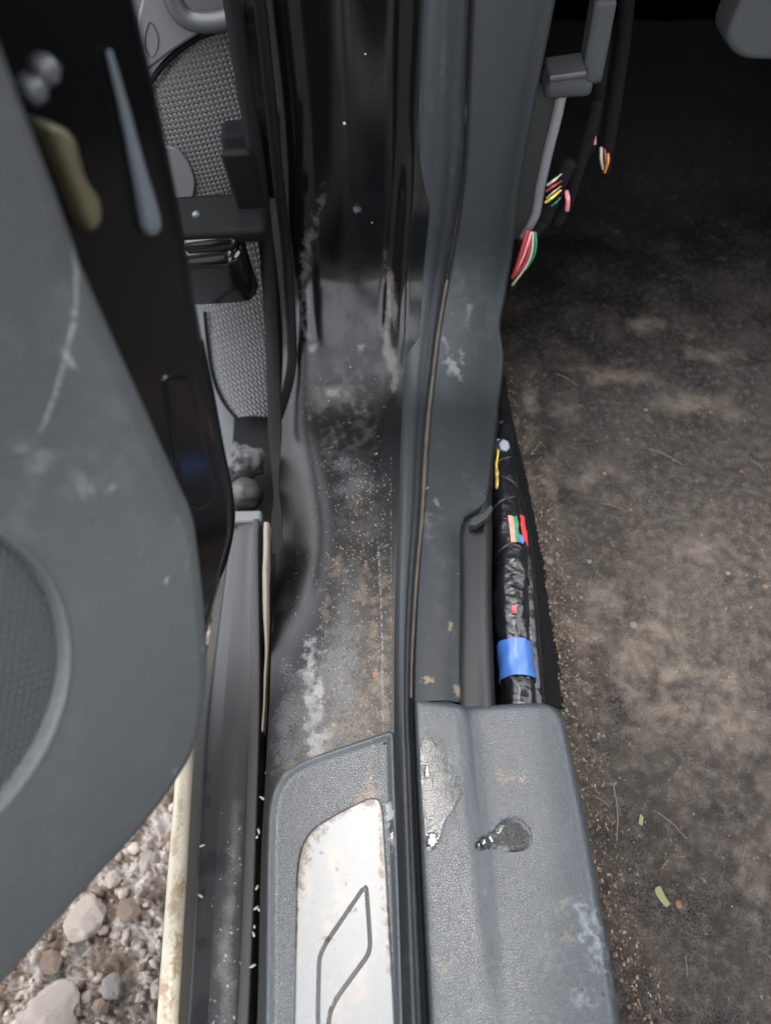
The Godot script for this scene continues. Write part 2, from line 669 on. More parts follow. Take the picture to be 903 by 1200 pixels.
func make_materials():
	mat("black_paint", lin(0.0018, 0.0018, 0.002), 0.46, 0.32)
	mat("black_rubber", lin(0.0025, 0.0025, 0.0027), 0.7, 0.22)
	mat("seal_rubber", lin(0.011, 0.013, 0.015), 0.44, 0.36)
	mat("pillar_plastic", lin(0.0105, 0.0125, 0.014), 0.46, 0.36)
	mat("door_plastic", lin(0.036, 0.0385, 0.0395), 0.46, 0.5)
	mat("sill_plastic", lin(0.034, 0.0385, 0.043), 0.36, 0.5)
	mat("scuff_plastic", lin(0.031, 0.0355, 0.04), 0.38, 0.5)
	mat("rocker_plastic", lin(0.017, 0.0172, 0.018), 0.48, 0.36)
	mat("cream_plastic", lin(0.48, 0.43, 0.33), 0.35, 0.5)
	mat("bare_edge", lin(0.13, 0.105, 0.085), 0.7, 0.4)
	mat("dust", lin(0.09, 0.076, 0.06), 0.95, 0.2)
	mat("aluminium", lin(0.1, 0.1025, 0.106), 0.36, 0.5, 0.35)
	mat("groove_paint", lin(0.13, 0.145, 0.15), 0.5, 0.5)
	mat("grey_metal", lin(0.04, 0.041, 0.042), 0.45, 0.45, 0.3)
	mat("olive_plastic", lin(0.02, 0.02, 0.019), 0.55, 0.4)
	mat("zinc", lin(0.15, 0.16, 0.17), 0.4, 0.5, 0.6)
	mat("dull_steel", lin(0.05, 0.053, 0.056), 0.4, 0.5, 0.3)
	mat("tape", lin(0.006, 0.006, 0.007), 0.3, 0.5)
	mat("blue_tape", lin(0.035, 0.1, 0.3), 0.33, 0.5)
	mat("label_red", lin(0.6, 0.045, 0.05), 0.4)
	mat("label_green", lin(0.02, 0.16, 0.08), 0.4)
	mat("label_blue", lin(0.06, 0.12, 0.4), 0.4)
	mat("label_salmon", lin(0.55, 0.18, 0.14), 0.4)
	mat("wire_red", lin(0.3, 0.03, 0.03), 0.4)
	mat("wire_pink", lin(0.62, 0.2, 0.23), 0.35)
	mat("wire_white", lin(0.35, 0.32, 0.24), 0.4)
	mat("wire_green", lin(0.02, 0.16, 0.085), 0.4)
	mat("wire_yellow", lin(0.65, 0.42, 0.04), 0.35)
	mat("wire_orange", lin(0.6, 0.2, 0.03), 0.35)
	mat("wire_brown", lin(0.14, 0.04, 0.02), 0.35)
	mat("carpet", lin(0.011, 0.0105, 0.01), 0.95, 0.12)
	mat("carpet_edge", lin(0.009, 0.009, 0.0092), 0.9, 0.2)
	mat("felt", lin(0.058, 0.058, 0.057), 0.5, 0.35, 0.2)
	mat("inner_grey", lin(0.062, 0.063, 0.066), 0.5, 0.45)
	mat("patch_grey", lin(0.06, 0.06, 0.061), 0.5, 0.45)
	mat("putty", lin(0.045, 0.045, 0.045), 0.6, 0.4)
	mat("dark_cloth", lin(0.007, 0.007, 0.0075), 0.9, 0.15)
	mat("dash_plastic", lin(0.024, 0.026, 0.027), 0.6, 0.4)
	mat("amber_plastic", lin(0.045, 0.038, 0.019), 0.45, 0.5)
	mat("gravel", lin(0.115, 0.093, 0.078), 0.9, 0.3)
	mat("straw", lin(0.12, 0.105, 0.078), 0.7, 0.3)
	mat("white_grain", lin(0.2, 0.19, 0.17), 0.6, 0.4)
	mat("dry_leaf", lin(0.16, 0.15, 0.075), 0.7, 0.3)
	mat("orange_crumb", lin(0.14, 0.08, 0.05), 0.8, 0.3)
	mat("stone_pale", lin(0.15, 0.128, 0.112), 0.85, 0.3)
	mat("stone_brown", lin(0.085, 0.062, 0.047), 0.85, 0.3)
	mat("stone_grey", lin(0.1, 0.09, 0.083), 0.85, 0.3)
	var water := mat("water", Color(1, 1, 1, 0.0), 0.02, 0.5)
	water.refraction_enabled = true
	water.refraction_scale = 0.033
	water.transparency = BaseMaterial3D.TRANSPARENCY_ALPHA
	# fine relief
	var leather := leather_tile()
	var fine := tile(noise(FastNoiseLite.TYPE_SIMPLEX, 0.09, 5, 3), 512, 5.0)
	var fibre := tile(noise(FastNoiseLite.TYPE_SIMPLEX, 0.12, 8, 4), 512, 14.0)
	grain(M.sill_plastic, leather, 0.045, 0.24)
	grain(M.scuff_plastic, leather, 0.042, 0.22)
	grain(M.door_plastic, leather, 0.045, 0.4)
	grain(M.pillar_plastic, fine, 0.03, 0.22)
	grain(M.seal_rubber, fine, 0.04, 0.12)
	grain(M.rocker_plastic, fine, 0.02, 0.3)
	grain(M.carpet, fibre, 0.045, 0.9)
	grain(M.carpet_edge, fibre, 0.03, 0.6)
	grain(M.dash_plastic, fine, 0.03, 0.3)
	grain(M.putty, fibre, 0.05, 0.6)
	grain(M.gravel, fibre, 0.05, 0.8)
	grain(M.dust, fibre, 0.02, 0.8)
	for k in ["stone_pale", "stone_brown", "stone_grey"]: grain(M[k], fibre, 0.06, 0.7)
	grain(M.tape, tile(noise(FastNoiseLite.TYPE_SIMPLEX, 0.03, 12, 2), 256, 8.0), 0.08, 0.22)
	grain(M.aluminium, fine, 0.02, 0.06)
	var film := M.water.duplicate() as StandardMaterial3D
	film.resource_name = "water_film"
	M["water_film"] = film
	grain(film, leather, 0.048, 0.13)
	# the pressed basket pattern of the liner
	var w := 96
	var im := Image.create_empty(w, w, false, Image.FORMAT_L8)
	for j in w:
		for i in w:
			var row := int(j / 24.0)
			var x := fposmod(i / 48.0 + (row % 2) * 0.5, 1.0) - 0.5
			var y := fposmod(j / 24.0, 1.0) - 0.5
			var e := pow(absf(x) * 2.15, 3.0) + pow(absf(y) * 2.2, 2.5)
			im.set_pixel(i, j, Color.from_hsv(0, 0, clampf(1.15 - e, 0, 1)))
	M.felt.heightmap_enabled = true
	M.felt.heightmap_texture = ImageTexture.create_from_image(im)
	M.felt.heightmap_scale = 0.12
	M.felt.uv1_scale = Vector3(1 / 0.011, 1 / 0.011, 1)

# ---------------------------------------------------------------- outside ground
func ground_y(x: float, z: float, n1: FastNoiseLite, n2: FastNoiseLite, n3: FastNoiseLite) -> float:
	var near := clampf(1.6 - Vector2(x + 0.27, z + 0.1).length() * 1.6, 0.15, 1.0)
	return -0.345 + 0.018 * n1.get_noise_2d(x / 0.12, z / 0.12) + near * (0.02 * absf(n2.get_noise_2d(x / 0.035, z / 0.035)) + 0.006 * n3.get_noise_2d(x / 0.008, z / 0.008))

func lump(r: float, squash: Vector3, sd: int, rough := 0.35, cuts := 5, na := 14, nb := 9) -> Shape:      # a stone or crumb round the origin
	var nz := FastNoiseLite.new()
	nz.seed = sd
	nz.frequency = 1.0
	var g := RandomNumberGenerator.new()
	g.seed = sd
	var planes := []
	for k in cuts: planes.append([Vector3(g.randfn(), g.randfn(), g.randfn()).normalized(), g.randf_range(0.62, 0.9)])
	var sh := Shape.new()
	var rows := []
	for i in nb + 1:
		var row := PackedVector3Array()
		for j in na + 1:
			var th := clampf(PI * i / nb, 0.02, PI - 0.02)
			var ph := TAU * j / na
			var d := Vector3(sin(th) * cos(ph), cos(th), sin(th) * sin(ph))
			var q := 1.0 + rough * nz.get_noise_3d(d.x * 1.3, d.y * 1.3, d.z * 1.3)
			for pl in planes:
				var dd: float = d.dot(pl[0])
				if dd > 0.01: q = minf(q, pl[1] / dd)
			q += (0.06 + 0.2 * maxf(0.0, rough - 0.6)) * nz.get_noise_3d(d.x * 4, d.y * 4, d.z * 4)
			row.append(d * q * r * squash)
		rows.append(row)
	sh.sheet(rows, [], Vector3.ZERO, true, true)
	return sh

func make_ground():
	var n1 := noise(FastNoiseLite.TYPE_SIMPLEX_SMOOTH, 1.0, 21, 3)
	var n2 := noise(FastNoiseLite.TYPE_SIMPLEX_SMOOTH, 1.0, 22, 3)
	var n3 := noise(FastNoiseLite.TYPE_SIMPLEX, 1.0, 23, 2)
	var xs := PackedFloat32Array()
	var zs := PackedFloat32Array()
	for e in [-40.0, -12.0, -4.0, -1.6, -0.9, -0.6]: xs.append(e)
	for k in 150: xs.append(-0.5 + 0.003 * k)
	for e in [0.1, 0.4, 1.0, 2.5, 8.0, 40.0]: xs.append(e)
	for e in [-40.0, -12.0, -4.0, -1.6, -0.9, -0.6]: zs.append(e)
	for k in 190: zs.append(-0.45 + 0.003 * k)
	for e in [0.3, 0.6, 1.2, 3.0, 10.0, 40.0]: zs.append(e)
	var rows := []
	for z in zs:
		var r := PackedVector3Array()
		for x in xs: r.append(Vector3(x, ground_y(x, z, n1, n2, n3), z))
		rows.append(r)
	var sh := Shape.new()
	sh.sheet(rows, [], Vector3.UP)
	var gc := Coat.new(Vector2(-0.55, -0.5), Vector2(0.6, 0.65), 700.0, 31)
	gc.splat(Vector2(-0.3, -0.15), Vector2(0.4, 0.4), 0, lin(0.088, 0.0633, 0.0468), 0.75, 0.035, 0.004, 0.5, 1.1, 5.0)
	gc.splat(Vector2(-0.3, -0.15), Vector2(0.4, 0.4), 0, lin(0.303, 0.275, 0.259), 0.7, 0.05, 0.005, 0.62, 1.2, 4.0)
	coat(M.gravel, gc)
	structure("ground", sh, M.gravel)
	# the stones that can be told apart
	var stones := [
		[103, 1072, 27, "stone_pale", "large pale flat stone on the muddy ground beside the door's lower edge", 0.5],
		[152, 1065, 17, "stone_brown", "round brown stone half sunk in mud, right of the large pale stone", 0.9],
		[133, 1158, 15, "stone_grey", "smooth grey stone on the ground near the bottom edge of the photo", 0.8],
		[60, 1185, 36, "stone_pale", "biggest pale stone, cut by the bottom left of the photo", 0.5],
		[118, 1180, 11, "stone_brown", "dark brown stone between the biggest pale stone and the grey stone", 0.8],
		[58, 1128, 15, "stone_brown", "dark slanting stone close under the door's lower edge", 0.4],
		[183, 1163, 9, "stone_pale", "small pale stone close to the cream moulding", 0.8],
		[165, 1168, 7, "stone_pale", "smallest pale stone left of the stone at the cream moulding", 0.8],
		[134, 1030, 12, "stone_pale", "pale pointed stone at the door's lower edge, above the large pale stone", 0.7],
		[175, 1010, 16, "stone_pale", "pale crusted stone beside the cream moulding in the upper gravel", 0.5]]
	for st in stones:
		var p := at(st[0], st[1], -0.335)
		var r: float = st[2] * 0.00078
		var q := lump(r, Vector3(1.1, st[5] * 0.8, 0.95), int(st[0] * 7 + st[1]), 0.55, 16, 40, 26)
		var o := single("stone", q, M[st[3]], st[4], "stone", "stones on the muddy ground")
		o.position = p
		o.rotation.y = st[0] * 0.37
	# loose grit on the mud
	var mm := MultiMesh.new()
	mm.transform_format = MultiMesh.TRANSFORM_3D
	mm.use_colors = true
	mm.mesh = lump(1.0, Vector3(1, 0.7, 1), 5, 0.5, 12, 14, 9).mesh()
	mm.instance_count = 2200
	for i in mm.instance_count:
		var x := rng.randf_range(-0.42, -0.1)
		var z := rng.randf_range(-0.42, 0.1)
		var r := 0.0012 + 0.0065 * pow(rng.randf(), 4.0)
		var b := Basis.from_euler(Vector3(rng.randf() * 6, rng.randf() * 6, rng.randf() * 6)).scaled(Vector3.ONE * r)
		mm.set_instance_transform(i, Transform3D(b, Vector3(x, ground_y(x, z, n1, n2, n3) + r * 0.25, z)))
		var t := rng.randf()
		var c := Color(0.13, 0.102, 0.084).lerp(Color(0.2, 0.172, 0.155), t) if rng.randf() < 0.8 else Color(0.08, 0.055, 0.04)
		mm.set_instance_color(i, c)
	var mi := MultiMeshInstance3D.new()
	mi.name = "gravel"
	mi.multimesh = mm
	var gm := mat("grit", Color.WHITE, 0.9, 0.3)
	gm.vertex_color_use_as_albedo = true
	mi.material_override = gm
	mi.set_meta("kind", "stuff")
	mi.set_meta("label", "loose pale and brown grit covering the muddy ground")
	mi.set_meta("category", "gravel")
	add_child(mi)

# ---------------------------------------------------------------- body shell
var car: Node3D
var sill_crease := []
var sill_left := []
var seal_l := []
var seal_r := []

func sill_lift(x: float, s: float, _t := 0.0) -> float:
	var xc := knots(sill_crease, s)
	var steep := smoothstep(0.19, 0.36, s)
	var d := xc - x
	var k := 0.0
	if d > -0.016:
		var e := d + 0.016
		k -= (e * e / 0.06 if e < 0.03 else e - 0.015) * lerpf(0.12, 1.05, steep)
	# the inner side climbs to the seal; on the pillar it is a rounded ridge
	var xr := knots(seal_l, s)
	var g := xr - x
	k += 0.008 * (1.0 - smoothstep(0.0, 0.022, g)) * smoothstep(0.2, 0.45, s)
	var ridge := smoothstep(0.50, 0.53, s) * (1.0 - smoothstep(0.64, 0.72, s))
	k += 0.009 * ridge * (1.0 - smoothstep(0.003, 0.015, g))
	# the pillar's face is hollow on the left and swells on the right
	var pil := smoothstep(0.54, 0.66, s)
	k += 0.005 * pil * exp(-pow((x + 0.012) / 0.03, 2.0))
	return k

func make_body():
	sill_crease = edge_x([[0, 330], [150, 345], [300, 352], [400, 356], [480, 352], [560, 370], [620, 377], [720, 371], [780, 352], [860, 325], [1000, 310], [1200, 305]], 0.0)
	sill_left = edge_x([[0, 276], [150, 296], [300, 318], [400, 328], [500, 320], [600, 317], [700, 315], [800, 316], [850, 314], [925, 310], [1000, 306], [1200, 301]], 0.0)
	seal_l = edge_x([[0, 497], [100, 492], [200, 488], [300, 480], [400, 475], [500, 470], [600, 467], [700, 463], [820, 462], [900, 463], [1000, 466], [1200, 472]], 0.014)
	seal_r = edge_x([[0, 551], [100, 547], [200, 543], [300, 529], [400, 511], [500, 499], [600, 493], [700, 485], [820, 481], [900, 484], [1000, 488], [1200, 497]], 0.014)
	car = thing("car", "black car with an open door, scuffed dusty sill and gloss hinge pillar", "car")
	var body := car
	# the sill and the pillar
	var sec := []
	for k in 41: sec.append([k / 40.0, 0.0])
	var rb := []
	for q in seal_l: rb.append([q[0], q[1] + 0.012])
	var st := strip(sill_left, rb, -0.25, 1.2, 210, sec, sill_lift)
	var sh := Shape.new()
	sh.slab(st[0], st[1], Vector3(0, 1, 0.5), 0.002)
	var c := Coat.new(Vector2(-0.11, 0.0), Vector2(0.16, 1.0), 1500.0, 3)
	sill_dirt_and_glint(c)
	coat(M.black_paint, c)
	# dull with settled dust on the sill, still glossy up the pillar
	var dn := noise(FastNoiseLite.TYPE_SIMPLEX_SMOOTH, 1.0, 17, 4)
	var ri := Image.create_empty(160, 1450, false, Image.FORMAT_L8)
	for jj in 1450:
		for ii in 160:
			var q := Vector2(-0.11 + ii * 0.001, -0.25 + jj * 0.001)
			var n_ := dn.get_noise_2d(q.x / 0.035, q.y / 0.05)
			var d_ := clampf((0.56 - q.y) / 0.07 + n_ * 1.3, 0.0, 1.0)
			var fleck := 0.05 * dn.get_noise_2d(q.x / 0.004, q.y / 0.004)
			var ro := lerpf(0.15, 0.36, d_) + fleck
			ri.set_pixel(ii, jj, Color(ro, ro, ro))
	M.black_paint.roughness = 1.0
	M.black_paint.roughness_texture = ImageTexture.create_from_image(ri)
	M.black_paint.uv1_scale = Vector3(1 / 0.16, 1 / 1.45, 1)
	M.black_paint.uv1_offset = Vector3(0.11 / 0.16, 0.25 / 1.45, 0)
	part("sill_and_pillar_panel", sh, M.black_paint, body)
	# plain paint for the rest of the shell
	var plain := mat("black_paint_clean", lin(0.002, 0.002, 0.0022), 0.14, 0.5)
	# the raised lip along the door opening and the one beside it
	sh = Shape.new()
	bead(sh, [[-60, 262], [0, 272], [100, 287], [200, 302], [300, 313], [400, 319], [500, 322], [600, 324], [640, 325]], 0.012, 0.0062, 12)
	part("opening_lip", sh, M.black_rubber, body)
	sh = Shape.new()
	bead(sh, [[-60, 295], [0, 304], [100, 315], [200, 325], [300, 336], [400, 342], [440, 340], [480, 329], [500, 322]], -0.004, 0.0045, 10)
	part("opening_lip", sh, M.black_rubber, body)
	# floor of the gap between the rocker cover and the sill
	var gl := edge_x([[0, 200], [600, 262], [1200, 190]], -0.06)
	var gr := edge_x([[0, 420], [600, 400], [1200, 400]], -0.06)
	st = strip(gl, gr, -0.25, 0.62, 26, [[0.0, -0.075], [0.5, -0.06], [1.0, -0.06]])
	sh = Shape.new()
	sh.slab(st[0], st[1], Vector3(0, 1, 0.4), 0.004)
	part("rocker_inner_panel", sh, M.black_rubber, body)
	# bare edge between rocker and sill, worn through the paint
	st = strip(edge_x([[610, 309], [700, 307], [760, 310], [860, 306]], -0.006), edge_x([[610, 316], [690, 314], [760, 313.5], [860, 309]], -0.006), on(308, 858, -0.006).y, on(312, 612, -0.006).y, 40, [[0.0, -0.016], [0.06, -0.006], [0.6, -0.005], [0.94, -0.006], [1.0, -0.016]], func(x, s, _t): return 0.0012 * sin(s * 170.0 + x * 300.0))
	sh = Shape.new()
	sh.sheet(st[0], st[1], Vector3.UP)
	part("bare_sill_edge", sh, M.bare_edge, body)
	# sheet metal flange that carries the kick trim
	st = strip(edge_x([[480, 470], [600, 530], [815, 532], [900, 532]], 0.004), edge_x([[480, 585], [560, 578], [600, 577], [700, 577], [815, 581], [900, 584]], 0.004), on(560, 832, 0.004).y, on(560, 470, 0.004).y, 60,
		[[0.0, -0.002], [0.3, 0.001], [0.55, 0.002], [0.66, 0.0035], [0.74, 0.0055], [0.8, 0.0055], [0.88, 0.0035], [0.97, 0.002], [1.0, -0.002], [1.0, -0.05]])
	sh = Shape.new()
	sh.sheet(st[0], st[1], Vector3.UP)
	var fm := mat("flange_paint", lin(0.007, 0.007, 0.0075), 0.4, 0.4)
	part("inner_flange", sh, fm, body)
	# floor pan under the carpet, firewall, fender and roof
	sh = Shape.new()
	sh.block(Transform3D(Basis(), Vector3(0.62, -0.13, -0.2)), Vector3(0.54, 0.012, 1.1), 0.004)
	part("floor_pan", sh, plain, body)
	sh = Shape.new()
	sh.block(Transform3D(Basis(), Vector3(0.62, 0.25, -1.33)), Vector3(0.72, 0.5, 0.02), 0.006)
	part("firewall", sh, plain, body)
	sh = Shape.new()
	var fp := PackedVector2Array([Vector2(-1.5, -0.1), Vector2(-0.62, -0.1), Vector2(-0.6, 0.55), Vector2(-1.5, 0.55)])
	sh.plate(func(p: Vector2, h: float): return Vector3(-0.27 - h, p.y, p.x), Shape.rounded(fp, 0.03, 4), [[0.002, 0], [0, 0.002], [0, 0.012], [0.002, 0.014]])
	part("front_fender", sh, plain, body)
	sh = Shape.new()
	var rows := []
	for i in 13:
		var r := PackedVector3Array()
		for j in 15:
			var a := i / 12.0
			var b := j / 14.0
			r.append(Vector3(lerpf(0.19, 1.3, a), 0.93 + 0.09 * sin(PI * a) - 0.1 * pow(2 * b - 1, 4.0), lerpf(-0.5, 1.6, b)))
		rows.append(r)
	sh.slab(rows, [], Vector3.UP, 0.02)
	part("roof", sh, plain, body)
	sh = Shape.new()
	sh.block(Transform3D(Basis(), Vector3(0.095, 0.22, -1.0)), Vector3(0.008, 0.36, 0.36), 0.003)
	part("cowl_side_panel", sh, plain, body)
	sh = Shape.new()
	sh.block(Transform3D(Basis.from_euler(Vector3(-0.06, 0, 0)), Vector3(0.52, 0.6, -1.25)), Vector3(0.82, 0.015, 0.55), 0.01)
	part("bonnet", sh, plain, body)
	sh = Shape.new()
	sh.tube(curve([Vector3(0.06, 0.7, -0.63), Vector3(0.12, 0.82, -0.52), Vector3(0.2, 0.94, -0.3), Vector3(0.24, 0.98, -0.1)], 24), 0.055, 14)
	part("windscreen_pillar", sh, plain, body)
	# the rest of the car behind the open door: sill, centre pillar and the near front seat
	sh = Shape.new()
	sh.block(Transform3D(Basis(), Vector3(0.01, -0.06, 0.78)), Vector3(0.13, 0.06, 0.52), 0.02)
	part("rear_sill", sh, plain, body)
	sh = Shape.new()
	sh.block(Transform3D(Basis.from_euler(Vector3(0, 0, -0.12)), Vector3(0.06, 0.46, 1.02)), Vector3(0.05, 0.5, 0.11), 0.03)
	part("centre_pillar", sh, plain, body)
	sh = Shape.new()
	sh.block(Transform3D(Basis.from_euler(Vector3(0.1, 0, 0)), Vector3(0.47, 0.08, 0.36)), Vector3(0.25, 0.09, 0.26), 0.05)
	part("seat_cushion", sh, M.dark_cloth, body)
	sh = Shape.new()
	sh.block(Transform3D(Basis.from_euler(Vector3(0.3, 0, 0)), Vector3(0.47, 0.42, 0.72)), Vector3(0.25, 0.34, 0.07), 0.05)
	part("seat_backrest", sh, M.dark_cloth, body)
	# outer rocker cover
	var rl := edge_x([[600, 271], [850, 240], [1200, 219]], -0.028)
	var rr := edge_x([[600, 304], [820, 305], [1200, 292]], -0.016)
	var s_top := on(285, 612, -0.02).y
	st = strip(rl, rr, -0.25, s_top, 90, [[-0.24, -0.075], [-0.22, -0.05], [-0.2, -0.04], [-0.04, -0.033], [0.0, -0.0275], [0.03, -0.0268], [0.06, -0.028], [0.2, -0.0245], [0.335, -0.0215], [0.36, -0.0205], [0.6, -0.0195], [0.785, -0.0195], [0.805, -0.0165], [0.83, -0.0158], [0.97, -0.0155], [1.0, -0.0175], [1.01, -0.04]])
	sh = Shape.new()
	sh.slab(st[0], st[1], Vector3.UP, 0.0015)
	c = Coat.new(Vector2(-0.15, -0.03), Vector2(0.085, 0.58), 1600.0, 41)
	var grey := lin(0.105, 0.102, 0.102)
	for q in [[268, 1190, 9, 26], [266, 1150, 8, 30], [262, 1120, 8, 30], [270, 1080, 8, 30], [272, 1040, 8, 26], [274, 1000, 8, 24], [276, 960, 7, 20]]:
		var e := on(q[0], q[1], -0.02)
		c.splat(e, Vector2(q[2] * 0.0008, q[3] * 0.0008), 0, grey, 0.5, 0.02, 0.0014, 0.15, 0.8, 1.6)
	for k in 45:
		var e2 := on(rng.randf_range(246, 284), 1200 - 260 * pow(rng.randf(), 1.6), -0.02)
		c.disc(e2, rng.randf_range(0.0003, 0.0009), lin(0.22, 0.209, 0.198))
	for q in [[240, 1015, 13, 9, 0.3], [250, 1008, 9, 8, 0.2], [236, 1105, 7, 5, 0], [235, 1188, 11, 11, 0], [243, 938, 5, 6, 0], [243, 908, 5, 6, 0], [262, 1010, 7, 10, 0], [238, 1045, 4, 4, 0]]:
		var e3 := on(q[0], q[1], -0.024)
		c.splat(e3, Vector2(q[2] * 0.0006, q[3] * 0.0008), q[4], lin(0.00825, 0.0088, 0.0099), 0.8, 0.012, 0.002, 0.05, 0.5, 10.0)
	coat(M.rocker_plastic, c)
	part("rocker_cover", sh, M.rocker_plastic, body)
	sh = Shape.new()
	var e4 := on(287, 607, -0.02)
	sh.block(Transform3D(Basis(), P(e4.x, e4.y, -0.022)), Vector3(0.014, 0.005, 0.006), 0.002)
	part("rocker_end_piece", sh, M.inner_grey, body)
	# cream moulding below it
	sh = Shape.new()
	var pipe := []
	var pe := on(192, 1290, -0.055)
	pipe.append(P(pe.x, -0.25, -0.055))
	for q in [[1290, 192], [1200, 197], [1100, 203.5], [1000, 210.5], [900, 217.5], [800, 224], [700, 231]]:
		var e5 := on(q[1], q[0], -0.055)
		pipe.append(P(e5.x, e5.y, -0.055))
	sh.tube(curve(pipe, 40), 0.0068, 14)
	c = Coat.new(Vector2(0, 0), Vector2(0.06, 0.6), 700.0, 51)
	for k in 40: c.splat(Vector2(rng.randf_range(0.0, 0.045), rng.randf_range(0, 0.4)), Vector2(0.004, rng.randf_range(0.01, 0.05)), 0, lin(0.22, 0.138, 0.0605), 0.5, 0.02, 0.003, 0.3, 0.9, 4.0)
	coat(M.cream_plastic, c)
	part("cream_moulding", sh, M.cream_plastic, body)

func sill_dirt_and_glint(c: Coat):
	# px: u, v, half width, half height in photograph pixels
	var mm := 0.00062
	var grit := lin(0.075, 0.055, 0.04)
	var grey := lin(0.0303, 0.0319, 0.0341)
	var pale := lin(0.14, 0.14, 0.143)
	var worn := lin(0.016, 0.0175, 0.0195)
	for q in [[420, 560, 40, 45, 0.0], [425, 620, 40, 40, 0.0], [410, 690, 32, 60, 0.1], [400, 790, 46, 60, 0.0], [350, 830, 30, 60, 0.1], [410, 850, 44, 40, 0.0], [400, 880, 60, 30, 0.0], [330, 880, 20, 40, 0.0]]:
		c.splat(on(q[0], q[1]), Vector2(q[2] * mm, q[3] * mm * 1.3), q[4], worn, 0.8, 0.03, 0.002, 0.22, 0.8, 2.6)
	for q in [[410, 455, 40, 50], [390, 520, 40, 40], [425, 500, 26, 60], [420, 600, 40, 60], [370, 470, 30, 30]]:
		c.splat(on(q[0], q[1]), Vector2(q[2] * mm, q[3] * mm * 1.4), 0, lin(0.028, 0.025, 0.023), 0.6, 0.012, 0.0011, 0.34, 0.9, 3.0)
	for q in [[415, 570, 30, 26, 0.0], [400, 545, 24, 16, 0.0]]:
		c.splat(on(q[0], q[1]), Vector2(q[2] * mm, q[3] * mm * 1.3), 0, lin(0.055, 0.055, 0.0578), 0.55, 0.02, 0.003, 0.1, 0.5, 3.0)
	for q in [[395, 665, 22, 20], [425, 690, 22, 40], [435, 730, 20, 60], [440, 780, 18, 60], [430, 830, 30, 40], [405, 850, 26, 26], [380, 870, 34, 16], [340, 900, 26, 18], [380, 720, 12, 40], [450, 690, 10, 60], [448, 800, 12, 60]]:
		c.splat(on(q[0], q[1]), Vector2(q[2] * mm, q[3] * mm * 1.3), 0, grit, 0.6, 0.012, 0.0011, 0.42, 1.1, 3.0)
	# ragged pale patches on the sill paint
	for q in [[365, 765, 8, 26, 0.1], [362, 800, 12, 30, 0.05], [368, 840, 15, 36, -0.05], [372, 875, 16, 22, -0.1], [375, 800, 8, 30, 0]]:
		c.splat(on(q[0], q[1]), Vector2(q[2] * mm, q[3] * mm * 1.3), q[4], pale, 0.7, 0.012, 0.0012, 0.12, 1.0, 2.6)
	for q in [[400, 790, 26, 70], [335, 850, 16, 60]]:
		c.splat(on(q[0], q[1]), Vector2(q[2] * mm, q[3] * mm * 1.3), 0, lin(0.0468, 0.0523, 0.0578), 0.7, 0.03, 0.002, 0.1, 0.6, 3.0)
	# rubbed line along the inner edge
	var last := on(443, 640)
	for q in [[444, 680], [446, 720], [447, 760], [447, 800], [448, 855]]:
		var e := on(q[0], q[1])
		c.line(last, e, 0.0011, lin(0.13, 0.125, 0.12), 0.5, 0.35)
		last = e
	c.splat(on(438, 790), Vector2(0.002, 0.004), 0, lin(0.231, 0.0715, 0.033), 0.9, 0.01, 0.001, 0.1)
	# edge glint painted on the pillar as a pale streak; then smears, chips
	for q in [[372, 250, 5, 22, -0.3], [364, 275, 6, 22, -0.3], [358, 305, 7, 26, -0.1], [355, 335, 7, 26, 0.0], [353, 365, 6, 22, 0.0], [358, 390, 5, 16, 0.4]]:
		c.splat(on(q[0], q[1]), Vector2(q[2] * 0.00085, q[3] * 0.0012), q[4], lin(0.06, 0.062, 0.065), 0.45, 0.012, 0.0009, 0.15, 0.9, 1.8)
	for q in [[455, 410, 10, 40, 0.1], [458, 350, 7, 50, 0.1], [462, 440, 8, 20, 0.0]]:
		c.splat(on(q[0], q[1], 0.012), Vector2(q[2] * mm, q[3] * mm * 1.3), q[4], lin(0.055, 0.0468, 0.0413), 0.85, 0.02, 0.0015, 0.05, 0.6, 4.0)
	for q in [[365, 408, 12, 8], [423, 408, 9, 8], [417, 242, 6, 12], [420, 405, 5, 5]]:
		c.splat(on(q[0], q[1]), Vector2(q[2] * mm, q[3] * mm), 0.3, lin(0.066, 0.0688, 0.0715), 0.7, 0.008, 0.0015, 0.2, 0.8, 3.0)
	for q in [[403, 141, 2.4], [427, 61, 1.5], [435, 259, 1.6], [440, 532, 1.6], [385, 470, 1.3], [410, 430, 1.2]]:
		c.disc(on(q[0], q[1]), q[2] * mm, lin(0.275, 0.259, 0.237))
	for k in 420:
		var v := rng.randf_range(440, 900)
		c.disc(on(rng.randf_range(330, 462), v), rng.randf_range(0.0002, 0.0007), lin(0.165, 0.143, 0.116))

